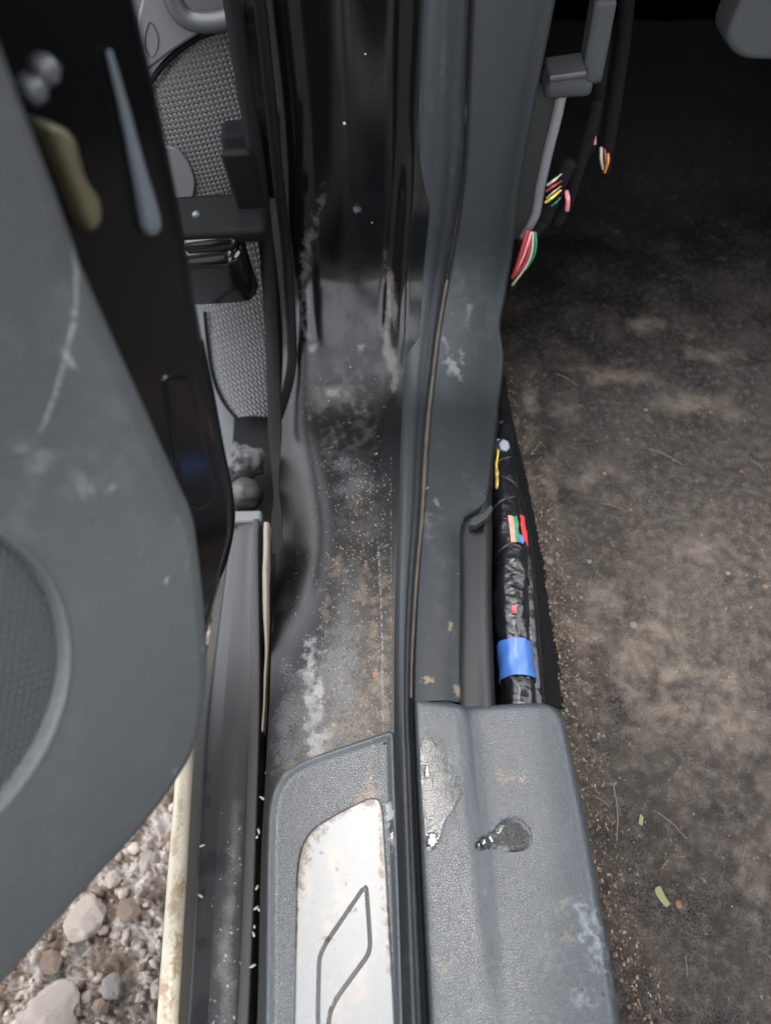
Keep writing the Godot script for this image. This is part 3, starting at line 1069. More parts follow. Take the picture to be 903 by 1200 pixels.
# ---------------------------------------------------------------- cabin floor
func make_carpet():
	var n1 := noise(FastNoiseLite.TYPE_SIMPLEX_SMOOTH, 1.0, 61, 3)
	var n2 := noise(FastNoiseLite.TYPE_SIMPLEX, 1.0, 62, 2)
	var edge := []            # [z, x] of the carpet's left border on the level -0.08
	for q in [[1300, 752], [1200, 735], [1000, 688], [815, 652], [720, 640], [620, 625], [520, 604], [460, 590], [380, 570], [250, 560]]:
		var e := at(q[1], q[0], -0.08)
		edge.append([-e.z, e.x])
	var zs := PackedFloat32Array()
	for k in 270: zs.append(-0.27 + k * 0.005)
	var rows := []
	var fold := []
	for zz in zs:
		var x0 := knots(edge, zz) - 0.03 * smoothstep(0.24, 0.2, zz)
		var r := PackedVector3Array()
		for j in 121:
			var x := lerpf(x0, 0.78, pow(j / 120.0, 1.15))
			var y := -0.08 + 0.004 * n1.get_noise_2d(x / 0.1, zz / 0.1) + 0.0008 * n2.get_noise_2d(x / 0.006, zz / 0.006)
			y += 0.5 * maxf(0.0, zz - 0.8) * smoothstep(0.8, 0.95, zz)
			y += 0.006 * (1.0 - smoothstep(0.0, 0.03, x - x0))
			r.append(Vector3(x, y, -zz))
		rows.append(r)
	var sh := Shape.new()
	sh.sheet(rows, [], Vector3.UP)
	var c := Coat.new(Vector2(0.05, -1.3), Vector2(0.75, 1.6), 1150.0, 71)
	var brown := lin(0.157, 0.12, 0.094)
	var dun := lin(0.27, 0.215, 0.17)
	c.splat(Vector2(0.64, -0.22), Vector2(0.61, 0.61), 0.0, lin(0.1, 0.089, 0.079), 1.0, 0.1, 0.002, 0.0, 0.28, 3.2)  # dirt tone; its far edge is shaped to paint the footwell shade
	c.splat(Vector2(0.3, -0.25), Vector2(0.45, 0.5), 0, lin(0.123, 0.101, 0.0873), 0.6, 0.09, 0.0022, 0.05, 0.75, 1.4)
	c.splat(Vector2(0.3, -0.25), Vector2(0.5, 0.5), 0, brown, 0.45, 0.05, 0.0016, 0.3, 1.0, 1.4)
	for q in [[620, 470, 14, 50, 0.0], [618, 560, 10, 60, 0.1], [650, 600, 10, 60, 0], [655, 480, 20, 30, 0], [790, 470, 40, 30, 0.5], [830, 415, 50, 24, 0.5], [720, 440, 60, 30, 0.2], [760, 380, 60, 20, 0.4], [850, 480, 40, 26, 0.2], [690, 560, 60, 30, 0.3], [760, 760, 60, 50, 0], [770, 830, 50, 50, 0.4], [860, 850, 60, 60, 0.2], [820, 790, 30, 30, 0.2], [680, 760, 16, 60, 0], [880, 1010, 30, 60, 0], [720, 700, 40, 40, 0.2], [820, 640, 60, 20, 0.2]]:
		var e := at(q[0], q[1], -0.08)
		c.splat(Vector2(e.x, e.z), Vector2(q[2], q[3]) * 0.00088, q[4], dun, 0.7, 0.04, 0.0018, 0.14, 1.0, 1.5)
	for q in [[870, 920, 40, 60, 0.2], [830, 990, 50, 50, 0.0], [860, 1130, 60, 50, 0.1], [760, 920, 40, 60, 0], [840, 560, 70, 20, 0.2], [700, 500, 50, 30, 0], [700, 620, 50, 40, 0.2]]:
		var e := at(q[0], q[1], -0.08)
		c.splat(Vector2(e.x, e.z), Vector2(q[2], q[3]) * 0.00088, q[4], lin(0.0528, 0.0466, 0.0422), 0.65, 0.03, 0.002, 0.1, 0.9, 1.8)
	c.splat(Vector2(0.5, -0.2), Vector2(0.55, 0.6), 0.0, lin(0.22, 0.19, 0.165), 0.4, 0.011, 0.0016, 0.38, 1.2, 2.2)
	c.splat(Vector2(0.5, -0.2), Vector2(0.55, 0.6), 0.0, lin(0.03, 0.027, 0.025), 0.4, 0.016, 0.0018, 0.42, 1.2, 2.2)
	for k in 900:
		var z := -rng.randf() * 0.62 + 0.05
		var x := 0.13 + 0.4 * rng.randf()
		c.disc(Vector2(x, z), rng.randf_range(0.0004, 0.0011), lin(0.187, 0.154, 0.121) if rng.randf() < 0.8 else lin(0.275, 0.253, 0.22))
	for k in 700:       # debris gathered along the sill
		var zz := rng.randf_range(-0.05, 0.6)
		var x := knots(edge, zz) + 0.002 + 0.03 * pow(rng.randf(), 2.0)
		c.disc(Vector2(x, -zz), rng.randf_range(0.0004, 0.0014), lin(0.182, 0.121, 0.077) if rng.randf() < 0.7 else lin(0.275, 0.242, 0.198))
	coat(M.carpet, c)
	var ct := thing("carpet", "dirty dark brown cabin floor carpet beside the door sill", "carpet")
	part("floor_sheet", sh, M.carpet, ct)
	# the matted nap: short fibres lying every way
	var nap := MultiMesh.new()
	nap.transform_format = MultiMesh.TRANSFORM_3D
	nap.use_colors = true
	var blade := Shape.new()
	blade.tube(PackedVector3Array([Vector3(-1, 0, 0), Vector3(0, 0.16, 0.1), Vector3(1, 0, 0)]), [0.07, 0.09, 0.05], 3, 0.0, 1, false)
	nap.mesh = blade.mesh()
	nap.instance_count = 60000
	for i in 60000:
		var z := rng.randf_range(-0.78, 0.1)
		var x := knots(edge, -z) + 0.004 + 0.44 * rng.randf()
		var size := rng.randf_range(0.0009, 0.0024)
		var y := -0.0785 + 0.004 * n1.get_noise_2d(x / 0.1, -z / 0.1)
		nap.set_instance_transform(i, Transform3D(Basis.from_euler(Vector3(rng.randf_range(-0.5, 0.5), rng.randf() * TAU, rng.randf_range(-0.5, 0.5))).scaled(Vector3.ONE * size), Vector3(x, y, z)))
		var t := rng.randf()
		# each fibre takes the colour of the carpet it grows from
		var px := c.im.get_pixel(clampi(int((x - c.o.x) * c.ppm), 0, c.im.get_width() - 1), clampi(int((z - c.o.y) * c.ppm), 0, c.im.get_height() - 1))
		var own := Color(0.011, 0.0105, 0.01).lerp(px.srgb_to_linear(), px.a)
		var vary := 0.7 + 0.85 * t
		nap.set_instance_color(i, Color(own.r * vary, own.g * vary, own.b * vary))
	var nm := MultiMeshInstance3D.new()
	nm.name = "nap"
	nm.multimesh = nap
	nm.material_override = M.grit
	nm.set_meta("kind", "stuff")
	ct.add_child(nm)
	# cut border folded down beside the wiring
	rows = []
	var uvs := []
	for k in 60:
		var v := lerpf(830, 440, k / 59.0)
		var ul := knots([[440, 583], [480, 586], [560, 600], [620, 613], [700, 621], [800, 629], [830, 632]], v)
		var ur := knots([[440, 588], [520, 605], [620, 626], [720, 641], [815, 653], [830, 655]], v)
		var a := at(ur, v, -0.074)
		var b := at(ul, v, -0.062)
		var d := Vector3(b.x, -0.12, b.z)
		var wave := 0.0012 * sin(v * 0.11)
		rows.append(PackedVector3Array([a + Vector3(0.004, -0.001, 0), a + Vector3(0, 0.003, 0), a.lerp(b, 0.5) + Vector3(0, 0.004 + wave, 0), b + Vector3(0.001, 0.002 + wave, 0), b + Vector3(-0.0005, -0.002, 0), d]))
		uvs.append(PackedVector2Array([Vector2(a.x, a.z), Vector2(a.x, a.z), Vector2(b.x, b.z), Vector2(b.x, b.z), Vector2(b.x, b.z), Vector2(d.x, d.z)]))
	sh = Shape.new()
	sh.slab(rows, uvs, Vector3.UP, 0.002)
	part("cut_border", sh, M.carpet_edge, ct)

func make_dashboard():
	var d := thing("dashboard", "dark underside of the dashboard with grey lower panel above the footwell", "dashboard")
	var sh := Shape.new()
	var rows := []
	for i in 25:
		var x := lerpf(0.13, 1.3, i / 24.0)
		var b := 0.2 * smoothstep(0.1, 0.9, x) - 0.08
		rows.append(PackedVector3Array([Vector3(x, 0.34, -1.3), Vector3(x, 0.3, -0.95), Vector3(x, 0.31, -0.66 - b), Vector3(x, 0.34, -0.6 - b), Vector3(x, 0.42, -0.57 - b), Vector3(x, 0.5, -0.6 - b), Vector3(x, 0.56, -0.75 - b), Vector3(x, 0.58, -1.3)]))
	sh.slab(rows, [], Vector3(0, -1, 1), 0.01)
	part("lower_dash", sh, M.dash_plastic, d)
	# the grey panel hanging at the top right
	sh = Shape.new()
	var a := at_z(842, 62, -0.6)
	var pl := PackedVector2Array([Vector2(a.x, a.y + 0.008), Vector2(a.x + 0.018, a.y - 0.006), Vector2(a.x + 0.2, a.y - 0.012), Vector2(a.x + 0.22, a.y + 0.12), Vector2(a.x + 0.012, a.y + 0.12)])
	sh.plate(func(p: Vector2, h: float): return Vector3(p.x, p.y, -0.6 + h), Shape.rounded(pl, 0.012, 5), [[0, -0.03], [0, -0.004], [0.0015, -0.001], [0.004, 0], [0.006, 0]])
	part("column_shroud", sh, M.dash_plastic, d)
	# black trim of the tunnel on the far side of the footwell
	sh = Shape.new()
	sh.block(Transform3D(Basis(), Vector3(0.82, 0.05, -0.6)), Vector3(0.06, 0.2, 0.75), 0.02)
	part("centre_tunnel_side", sh, M.dark_cloth, d)

# ---------------------------------------------------------------- door
const D0 := Vector3(-0.124, 0.03, -0.138)
const DE := Vector3(0.583, 0, -0.8125)
const DN := Vector3(0.8125, 0, 0.583)

func door_at(p: Vector2, h: float) -> Vector3:       # a along the door towards its hinge, y, and out of its inner face
	return Vector3(D0.x, 0, D0.z) + DE * p.x + Vector3.UP * p.y + DN * h

func on_door(u: float, v: float, off := 0.0) -> Vector2:
	var d := ray(u, v)
	var o := D0 + DN * off
	var t := (o - EYE).dot(DN) / d.dot(DN)
	var p := EYE + d * t
	return Vector2((p - o).dot(DE), p.y)

func make_door():
	var door: Node3D = null
	var sh := Shape.new()
	# black steel shell behind the trim
	var plain: Material = M.black_paint_clean
	sh = Shape.new()
	var front := 0.122
	var sp := PackedVector2Array([Vector2(-0.9, -0.03), Vector2(0.03, -0.02), on_door(260, 662, -0.036), on_door(274, 612, -0.036), on_door(271, 560, -0.036), on_door(243, 430, -0.036), on_door(212, 247, -0.036), on_door(180, 85, -0.036), Vector2(front + 0.018, 0.64), Vector2(-0.9, 0.64)])
	var so := Shape.rounded(sp, [0.02, 0.05, 0.02, 0.02, 0.02, 0.04, 0.05, 0.02, 0.02, 0.02], 6)
	sh.plate(door_at, so, [[0.012, -0.13], [0.004, -0.125], [0, -0.115], [0, -0.042], [0.001, -0.036], [0.004, -0.032], [0.009, -0.0305], [0.012, -0.03]])
	door = part("door", sh, plain, car)
	door.set_meta("label", "open black door with scratched grey trim panel and round speaker")
	sh = Shape.new()
	# trim panel
	var swell := func(p: Vector2) -> float:       # the panel stands out further towards its foot
		return 0.034 * smoothstep(0.33, 0.08, p.y) - 0.05 * pow(maxf(0.0, p.x + 0.0), 2.0) * 10.0 + 0.006 * sin(p.x * 9.0 + p.y * 14.0)
	var face := func(p: Vector2, hh: float) -> Vector3: return door_at(p, hh + swell.call(p))
	var e0 := on_door(-150, 1340, 0.034)
	var pl := PackedVector2Array([Vector2(-0.85, e0.y), e0])
	for q in [[0, 1163, 0.034], [100, 1044, 0.034], [165, 970, 0.034], [204, 918, 0.034], [230, 880, 0.034], [246, 838, 0.033], [255, 790, 0.03], [257.5, 740, 0.026], [255, 690, 0.02]]:
		pl.append(on_door(q[0], q[1], q[2]))
	pl.append_array(PackedVector2Array([Vector2(0.079, 0.225), Vector2(0.078, 0.36), Vector2(0.074, 0.6), Vector2(-0.85, 0.6)]))
	var out := Shape.rounded(pl, 0.012, 5)
	# speaker opening in it
	var hole := PackedVector2Array()
	for k in 56:
		var a := TAU * k / 56
		hole.append(Vector2(-0.052 + 0.064 * cos(a), 0.268 + 0.066 * sin(a)))
	sh.plate(face, out, [[0.002, -0.022], [0, -0.016], [0.001, -0.009], [0.003, -0.0035], [0.007, -0.0007], [0.012, 0]], false)
	sh.fill(face, Shape.inset(out, 0.012), hole, 0.012, DN)
	sh.plate(face, hole, [[0.0, -0.0], [0.0006, 0.0005], [0.0014, 0.0006], [0.0022, 0.0001], [0.003, -0.0015], [0.0036, -0.005]], false)
	var c := Coat.new(Vector2(-0.25, 0.0), Vector2(0.36, 0.45), 1500.0, 81)
	var scuff := lin(0.165, 0.171, 0.173)
	var last := on_door(112, 300)
	for q in [[110, 330], [103, 390], [95, 430], [84, 470], [64, 515]]:
		var e := on_door(q[0], q[1])
		c.line(last, e, 0.0011, scuff, 0.5, 0.05)
		last = e
	for q in [[112, 325, 5, 14, 0.0, 0.9], [98, 430, 5, 18, 0.2, 0.7], [42, 535, 9, 16, 0.3, 0.5], [135, 575, 8, 9, 0.4, 0.6], [152, 640, 6, 4, 0.3, 0.8], [172, 665, 7, 5, 0.5, 0.6], [227, 668, 6, 8, 0.2, 0.9], [246, 722, 3, 10, 0, 0.7], [255, 660, 5, 6, 0, 0.5], [105, 575, 16, 26, 0.3, 0.3], [60, 550, 22, 18, 0.2, 0.3], [118, 648, 5, 3, 0.2, 0.7], [200, 640, 20, 3, 0.6, 0.35],
		[106, 975, 4, 3, 0, 0.95], [130, 984, 10, 3, -0.6, 0.8], [60, 968, 6, 3, 0, 0.5], [143, 967, 5, 2.5, 0.4, 0.6], [28, 1016, 5, 8, -0.5, 0.6], [168, 870, 5, 2, 0, 0.7], [140, 855, 6, 9, 0.3, 0.35], [193, 730, 5, 4, 0, 0.5]]:
		var e := on_door(q[0], q[1])
		var k := 0.00032 if q[1] < 800 else 0.00045
		c.splat(e, Vector2(q[2], q[3]) * k, q[4], scuff, q[5], 0.006, 0.0012, 0.05, 0.7, 3.0)
	for k in 50:
		var e := on_door(rng.randf_range(10, 240), rng.randf_range(430, 1050), 0.02)
		c.splat(e, Vector2(rng.randf_range(0.006, 0.02), rng.randf_range(0.005, 0.014)), rng.randf() * 3, lin(0.066, 0.0688, 0.0699), 0.22, 0.012, 0.0018, 0.15, 1.0, 1.6)
	coat(M.door_plastic, c)
	part("trim_panel", sh, M.door_plastic, door)
	# speaker grille: a shallow dome with a field of holes
	var gm := mat("grille_plastic", lin(0.03, 0.032, 0.033), 0.5, 0.5)
	sh = Shape.new()
	var rows := []
	var uvs := []
	for i in 15:
		var q := i / 14.0
		var row := PackedVector3Array()
		var ur := PackedVector2Array()
		for k in 57:
			var a := TAU * (k % 56) / 56
			var p := Vector2(-0.052 + 0.0608 * q * cos(a), 0.268 + 0.0628 * q * sin(a))
			row.append(face.call(p, -0.0045 + 0.005 * (1 - q * q)))
			ur.append(p)
		rows.append(row)
		uvs.append(ur)
	sh.sheet(rows, uvs, DN)
	var im := Image.create_empty(64, 64, false, Image.FORMAT_L8)
	for j in 64:
		for i in 64:
			var dd := 9.0
			for o in [Vector2(0, 0), Vector2(64, 0), Vector2(0, 64), Vector2(64, 64), Vector2(32, 32)]:
				dd = minf(dd, (Vector2(i + 0.5, j + 0.5) - o).length() / 14.0)
			var hgt := smoothstep(0.75, 1.15, dd)
			im.set_pixel(i, j, Color(hgt, hgt, hgt))
	gm.heightmap_enabled = true
	gm.heightmap_texture = ImageTexture.create_from_image(im)
	gm.heightmap_scale = 0.22
	gm.uv1_scale = Vector3(1 / 0.0045, 1 / 0.0045, 1)
	part("speaker_grille", sh, gm, door)
	# pale bar added as the sky reflection down the hinge side of the shell
	sh = Shape.new()
	var ch := []
	for q in [[128, 60], [146, 130], [160, 190], [172, 240], [178, 270]]:
		var e := on_door(q[0], q[1], -0.028)
		ch.append(door_at(e, -0.028))
	sh.tube(curve(ch, 24), [0.0008, 0.001, 0.0012, 0.0013, 0.0014, 0.0015, 0.0016, 0.0018, 0.0019, 0.002, 0.0021, 0.0022, 0.0024, 0.0025, 0.0027, 0.0028, 0.003, 0.0032, 0.0034, 0.0036, 0.0038, 0.004, 0.004, 0.003], 12)
	var sm := mat("pale_reflection", lin(0.055, 0.062, 0.07), 0.3, 0.5)
	part("reflection_bar", sh, sm, door)
	# curved rubber edge along the front of the shell
	sh = Shape.new()
	var ep := []
	for q in [[232, 400], [243, 450], [256, 520], [268, 580], [270, 615], [262, 655], [252, 680]]:
		var e := on_door(q[0], q[1], -0.034)
		ep.append(door_at(e, -0.034))
	sh.tube(curve(ep, 60), 0.0026, 10)
	part("edge_seal", sh, M.black_rubber, door)
	# pressed pocket at the lower front corner
	sh = Shape.new()
	var pk := PackedVector2Array()
	for q in [[190, 440], [226, 440], [250, 540], [259, 585], [236, 604], [215, 590]]: pk.append(on_door(q[0], q[1], -0.028))
	sh.plate(door_at, Shape.rounded(pk, 0.006, 5), [[0, -0.031], [0.0006, -0.0297], [0.002, -0.0291], [0.003, -0.029]])
	part("pressed_pocket", sh, plain, door)
	# amber clip and two small steel hexagons between trim and shell
	sh = Shape.new()
	var am := PackedVector2Array()
	for q in [[54, 146], [78, 150], [92, 160], [104, 210], [122, 232], [124, 262], [110, 278], [100, 262], [82, 215]]: am.append(on_door(q[0], q[1], -0.023))
	sh.plate(door_at, Shape.rounded(am, 0.004, 4), [[0, -0.031], [0, -0.026], [0.001, -0.0235], [0.0025, -0.023]])
	part("amber_clip", sh, M.amber_plastic, door)
	for q in [[60, 85], [45, 108]]:
		sh = Shape.new()
		var e := on_door(q[0], q[1], -0.027)
		var hex := PackedVector2Array()
		for k in 6: hex.append(e + Vector2(cos(TAU * k / 6), sin(TAU * k / 6)) * 0.0042)
		sh.plate(door_at, hex, [[0, -0.031], [0, -0.0275], [0.0007, -0.0265], [0.0018, -0.026]])
		part("hex_stud", sh, M.dull_steel, door)

# ---------------------------------------------------------------- behind the hinge pillar
func make_liner():
	var l := thing("fender_liner", "grey woven fender liner seen through the gap behind the open door", "fender liner")
	var lf := edge_x([[30, 235], [45, 215], [75, 193], [110, 165], [150, 168], [250, 196], [360, 238], [400, 243], [440, 250], [470, 262], [492, 277]], -0.05)
	var rt := edge_x([[30, 300], [150, 296], [300, 312], [400, 322], [492, 318]], -0.05)
	var s0 := on(280, 490, -0.05).y
	var s1 := on(250, 34, -0.05).y
	var sec := []
	for k in 9: sec.append([k / 8.0, -0.05 + 0.004 * sin(k / 8.0 * PI)])
	sec[0][1] = -0.053
	var st := strip(lf, rt, s0, s1, 60, sec, func(_x, s, _t): return 0.002 * sin(s * 40.0))
	var uvs := []
	for r in st[1]:
		var q := PackedVector2Array()
		for p in r: q.append(Vector2(p.x, p.y).rotated(0.62))
		uvs.append(q)
	var sh := Shape.new()
	sh.slab(st[0], uvs, Vector3(0, 0.4, 1), 0.003)
	part("woven_sheet", sh, M.felt, l)
	# dark binding round its free edge
	var b := []
	for q in [[45, 216], [75, 195], [108, 168]]:
		var e := on(q[1], q[0], -0.047)
		b.append(P(e.x, e.y, -0.047))
	b.reverse()
	sh = Shape.new()
	sh.tube(curve([P(on(166, 112, -0.047).x, on(166, 112, -0.047).y, -0.047), P(on(195, 72, -0.047).x, on(195, 72, -0.047).y, -0.047), P(on(232, 44, -0.047).x, on(232, 44, -0.047).y, -0.047), P(on(262, 34, -0.047).x, on(262, 34, -0.047).y, -0.047)], 20), 0.0022, 8)
	part("edge_binding", sh, M.black_rubber, l)
	sh = Shape.new()
	var eb := []
	for q in [[240, 366], [243, 400], [249, 440], [261, 470], [279, 493]]:
		var e := on(q[0], q[1], -0.049)
		eb.append(P(e.x, e.y, -0.049))
	sh.tube(curve(eb, 24), 0.0016, 8)
	part("edge_binding", sh, M.black_rubber, l)
	# round grey patch stuck on it
	sh = Shape.new()
	var pc := PackedVector2Array()
	for q in [[184, 172], [207, 172], [222, 190], [230, 213], [226, 235], [210, 250], [190, 256]]: pc.append(on(q[0], q[1], -0.043))
	sh.plate(func(p: Vector2, h: float): return P(p.x, p.y, h), Shape.rounded(pc, 0.01, 6), [[0, -0.048], [0, -0.0435], [0.0008, -0.0428], [0.002, -0.0428]])
	part("round_patch", sh, M.patch_grey, l)

	# pale inner fender behind the liner
	var f := thing("inner_fender", "pale grey inner fender panel behind the woven liner", "fender")
	st = strip(edge_x([[-60, 90], [300, 140], [620, 180]], -0.085), edge_x([[-60, 320], [620, 330]], -0.085), on(260, 640, -0.085).y, on(230, -60, -0.085).y, 40, [[0.0, -0.085], [0.3, -0.083], [0.6, -0.085], [1.0, -0.09]])
	sh = Shape.new()
	sh.slab(st[0], st[1], Vector3(0, 0.4, 1), 0.003)
	part("panel", sh, M.inner_grey, f)
	# bracket at its top, its slotted hole drawn by a dark plate
	sh = Shape.new()
	var tb := PackedVector2Array()
	for q in [[160, 25], [170, -20], [200, -20], [205, 15], [240, 36], [200, 62], [169, 86]]: tb.append(on(q[0], q[1], -0.04))
	var put := func(p: Vector2, h: float): return P(p.x, p.y, h)
	sh.plate(put, Shape.rounded(tb, 0.004, 5), [[0, -0.05], [0, -0.0415], [0.0008, -0.0405], [0.002, -0.04]])
	part("mounting_tab", sh, M.inner_grey, f)
	sh = Shape.new()
	var ho := PackedVector2Array()  # dark plate laid on the tab for the shade seen through it
	for q in [[175, 24], [181, 30], [187, 45], [184, 62], [176, 70], [169, 55], [170, 38]]: ho.append(on(q[0], q[1], -0.0395))
	sh.plate(put, Shape.rounded(ho, 0.004, 5), [[0, -0.041], [0, -0.0396], [0.0003, -0.0392], [0.001, -0.0405]])
	part("dark_hole_plate", sh, M.olive_plastic, f)
	# curved lip above the liner
	sh = Shape.new()
	var lp := []
	for q in [[196, -20], [208, 10], [224, 24], [250, 26], [276, 20]]:
		var e := on(q[0], q[1], -0.03)
		lp.append(P(e.x, e.y, -0.03))
	sh.tube(curve(lp, 20), 0.007, 12)
	part("curved_lip", sh, M.grey_metal, f)
	# black block added to darken the shaded recess beside the liner
	var bk := on(276, 190, -0.035)
	sh = Shape.new()
	sh.block(Transform3D(Basis(), P(bk.x + 0.006, bk.y, -0.03)), Vector3(0.012, 0.032, 0.012), 0.004)
	single("recess_block", sh, M.dark_cloth, "black block added for the dark recess between the woven liner and the pillar", "infill")
	# rubber plugs below the liner
	var g := on(284, 542, -0.035)
	var q1 := lump(0.02, Vector3(1.05, 1.0, 0.8), 9, 1.1, 9, 30, 20)
	var o := single("sealing_lump", q1, M.putty, "crumpled grey sealing lump under the end of the woven liner", "sealant")
	o.position = P(g.x, g.y, -0.035)
	g = on(287, 575, -0.03)
	sh = Shape.new()
	var gc := P(g.x, g.y, -0.03)
	sh.tube(PackedVector3Array([gc + Vector3(0, -0.02, -0.01), gc + Vector3(0, -0.004, 0), gc + Vector3(0, 0.004, 0.003), gc + Vector3(0, 0.007, 0.004)]), [0.013, 0.0135, 0.012, 0.006], 18)
	single("rubber_plug", sh, M.olive_plastic, "round dark rubber plug at the front end of the rocker cover", "plug")
	var d := on(291, 600, -0.03)  # black lump added where there is only a dark gap
	q1 = lump(0.008, Vector3(1.2, 0.7, 0.8), 19, 0.4, 3)
	o = single("gap_lump", q1, M.black_rubber, "small black lump added for the dark gap just below the round rubber plug", "gap_fill")
	o.position = P(d.x, d.y, -0.02)

func make_hinge():
	var h: Node3D = null
	var z := -0.545
	var c := at_z(252, 258, z)
	var sh := Shape.new()
	var lean := Basis.from_euler(Vector3(0.25, 0, 0.06))
	sh.block(Transform3D(lean, c), Vector3(0.042, 0.008, 0.02), 0.004)
	h = part("hinge", sh, M.black_rubber, car)
	h.set_meta("label", "black steel door hinge with shiny pin")
	sh = Shape.new()
	var a := at_z(247, 284, z + 0.014)
	sh.tube(PackedVector3Array([a + Vector3(-0.018, 0, 0), a + Vector3(0.018, 0.002, 0)]), 0.0085, 14)
	part("hinge_pin", sh, M.black_paint_clean, h)
	sh = Shape.new()
	var b := at_z(250, 318, z + 0.004)
	sh.block(Transform3D(lean, b), Vector3(0.033, 0.034, 0.016), 0.012)
	part("hinge_knuckle", sh, M.black_paint_clean, h)
	sh = Shape.new()
	var t := at_z(290, 225, z)
	sh.block(Transform3D(lean, t), Vector3(0.011, 0.04, 0.004), 0.003)
	part("pillar_leaf", sh, M.black_rubber, h)
	for q in [[231, 251]]:
		sh = Shape.new()
		var e := at_z(q[0], q[1], z + 0.02)
		sh.tube(PackedVector3Array([e, e + Vector3(0, 0.002, 0.004)]), 0.003, 10)
		part("rivet", sh, M.dull_steel, h)

# ---------------------------------------------------------------- seal and pillar trim
func make_seal_and_pillar_trim():
	var w := thing("door_seal", "grey rubber door seal running along the sill and up the pillar", "door seal")
	var sec := []
	for k in 17:
		var t := k / 16.0
		sec.append([t, 0.0])
	var dome := func(_x: float, s: float, t: float) -> float:
		var a := clampf(t, 0, 1)
		return 0.006 + 0.011 * pow(sin(PI * clampf(a * 0.98 + 0.01, 0, 1)), 0.55) - 0.0016 * exp(-pow((a - 0.7) / 0.07, 2.0))
	var st := strip(seal_l, seal_r, -0.25, 1.2, 200, sec, dome)
	var sh := Shape.new()
	sh.slab(st[0], st[1], Vector3(0, 1, 0.4), 0.0015)
	var c := Coat.new(Vector2(-0.01, -0.02), Vector2(0.16, 1.1), 900.0, 91)
	for q in [[500, 900, 0.004, 0.02], [478, 960, 0.003, 0.012], [487, 1000, 0.003, 0.03]]:
		c.splat(on(q[0], q[1], 0.015), Vector2(q[2], q[3]), 0, lin(0.011, 0.0116, 0.0127), 0.6, 0.01, 0.002, 0.1)
	for k in 90:
		c.splat(on(rng.randf_range(465, 545), rng.randf_range(60, 1180), 0.015), Vector2(rng.randf_range(0.001, 0.004), rng.randf_range(0.004, 0.03)), 0, lin(0.0468, 0.0484, 0.0495), 0.22, 0.01, 0.002, 0.3, 1.0, 2.0)
	coat(M.seal_rubber, c)
	part("sealing_bulb", sh, M.seal_rubber, w)
	# dusty lip between the seal and the trims
	var l2 := []
	var r2 := []
	for q in seal_r:
		var wide: float = 0.0016 + 0.0016 * smoothstep(0.2, 0.35, q[0]) * (1.0 - smoothstep(0.45, 0.75, q[0]))
		l2.append([q[0], q[1] - 0.0012])
		r2.append([q[0], q[1] + wide])
	st = strip(l2, r2, on(484, 815, 0.014).y, on(518, 330, 0.014).y, 120, [[0.0, 0.004], [0.12, 0.0085], [0.5, 0.0098], [0.88, 0.0088], [1.0, 0.004]], func(x, s, _t): return 0.0007 * sin(s * 210.0) * sin(s * 77.0 + 1.0))
	sh = Shape.new()
	sh.sheet(st[0], st[1], Vector3(0, 1, 0.4))
	part("dusty_lip", sh, M.dust, w)
	st = strip(l2, r2, -0.25, on(484, 815, 0.014).y, 90, [[0.0, 0.004], [0.12, 0.009], [0.5, 0.0105], [0.88, 0.0095], [1.9, 0.008], [2.2, 0.004]])
	sh = Shape.new()
	sh.sheet(st[0], st[1], Vector3(0, 1, 0.4))
	part("lower_lip", sh, M.black_rubber, w)

	var tr := thing("pillar_trim", "grey smeared plastic kick trim on the pillar, between seal and footwell", "pillar trim")
	var tl := []
	for q in seal_r: tl.append([q[0], q[1] + 0.001])
	var right := edge_x([[-60, 664], [0, 655], [60, 643], [130, 628], [220, 611], [300, 602], [350, 594], [380, 588], [395, 589], [415, 592], [440, 590], [470, 585], [520, 580], [560, 576], [585, 572], [596, 562], [603, 548], [620, 541], [700, 541], [815, 541], [830, 541]], 0.008)
	var ts := []
	var shape := [[0.0, 0.0045], [0.03, 0.009], [0.08, 0.0105], [0.3, 0.0115], [0.5, 0.012], [0.68, 0.0115], [0.78, 0.0105], [0.86, 0.0085], [0.92, 0.0082], [0.97, 0.0072], [0.99, 0.004], [1.0, -0.004], [1.0, -0.012]]
	st = strip(tl, right, on(510, 822, 0.01).y, 1.18, 190, shape, func(x, s, t): return 0.0012 * sin(s * 23.0 + x * 40.0) * t - 0.004 * smoothstep(0.62, 0.86, t) * smoothstep(0.5, 0.7, s))
	sh = Shape.new()
	sh.slab(st[0], st[1], Vector3(0, 1, 0.4), 0.002)
	c = Coat.new(Vector2(0.01, 0.1), Vector2(0.16, 1.05), 1000.0, 101)
	for q in [[530, 432, 12, 20, 0.5, 0.6], [548, 365, 5, 16, 0.0, 0.45], [540, 420, 6, 12, 0, 0.5], [520, 400, 4, 18, 0.4, 0.4], [500, 610, 8, 22, 0, 0.3], [530, 795, 7, 6, 0, 0.0], [512, 590, 4, 8, 0.4, 0.5]]:
		c.splat(on(q[0], q[1], 0.011), Vector2(q[2], q[3] * 1.4) * 0.0006, q[4], lin(0.121, 0.121, 0.121), q[5], 0.01, 0.0016, 0.1, 0.9, 2.5)
	for q in [[500, 797, 8, 6], [528, 735, 5, 10], [537, 808, 6, 8], [499, 570, 4, 4]]:
		c.splat(on(q[0], q[1], 0.011), Vector2(q[2], q[3]) * 0.0006, 0, lin(0.138, 0.105, 0.066), 0.8, 0.006, 0.001, 0.1, 0.9, 4.0)
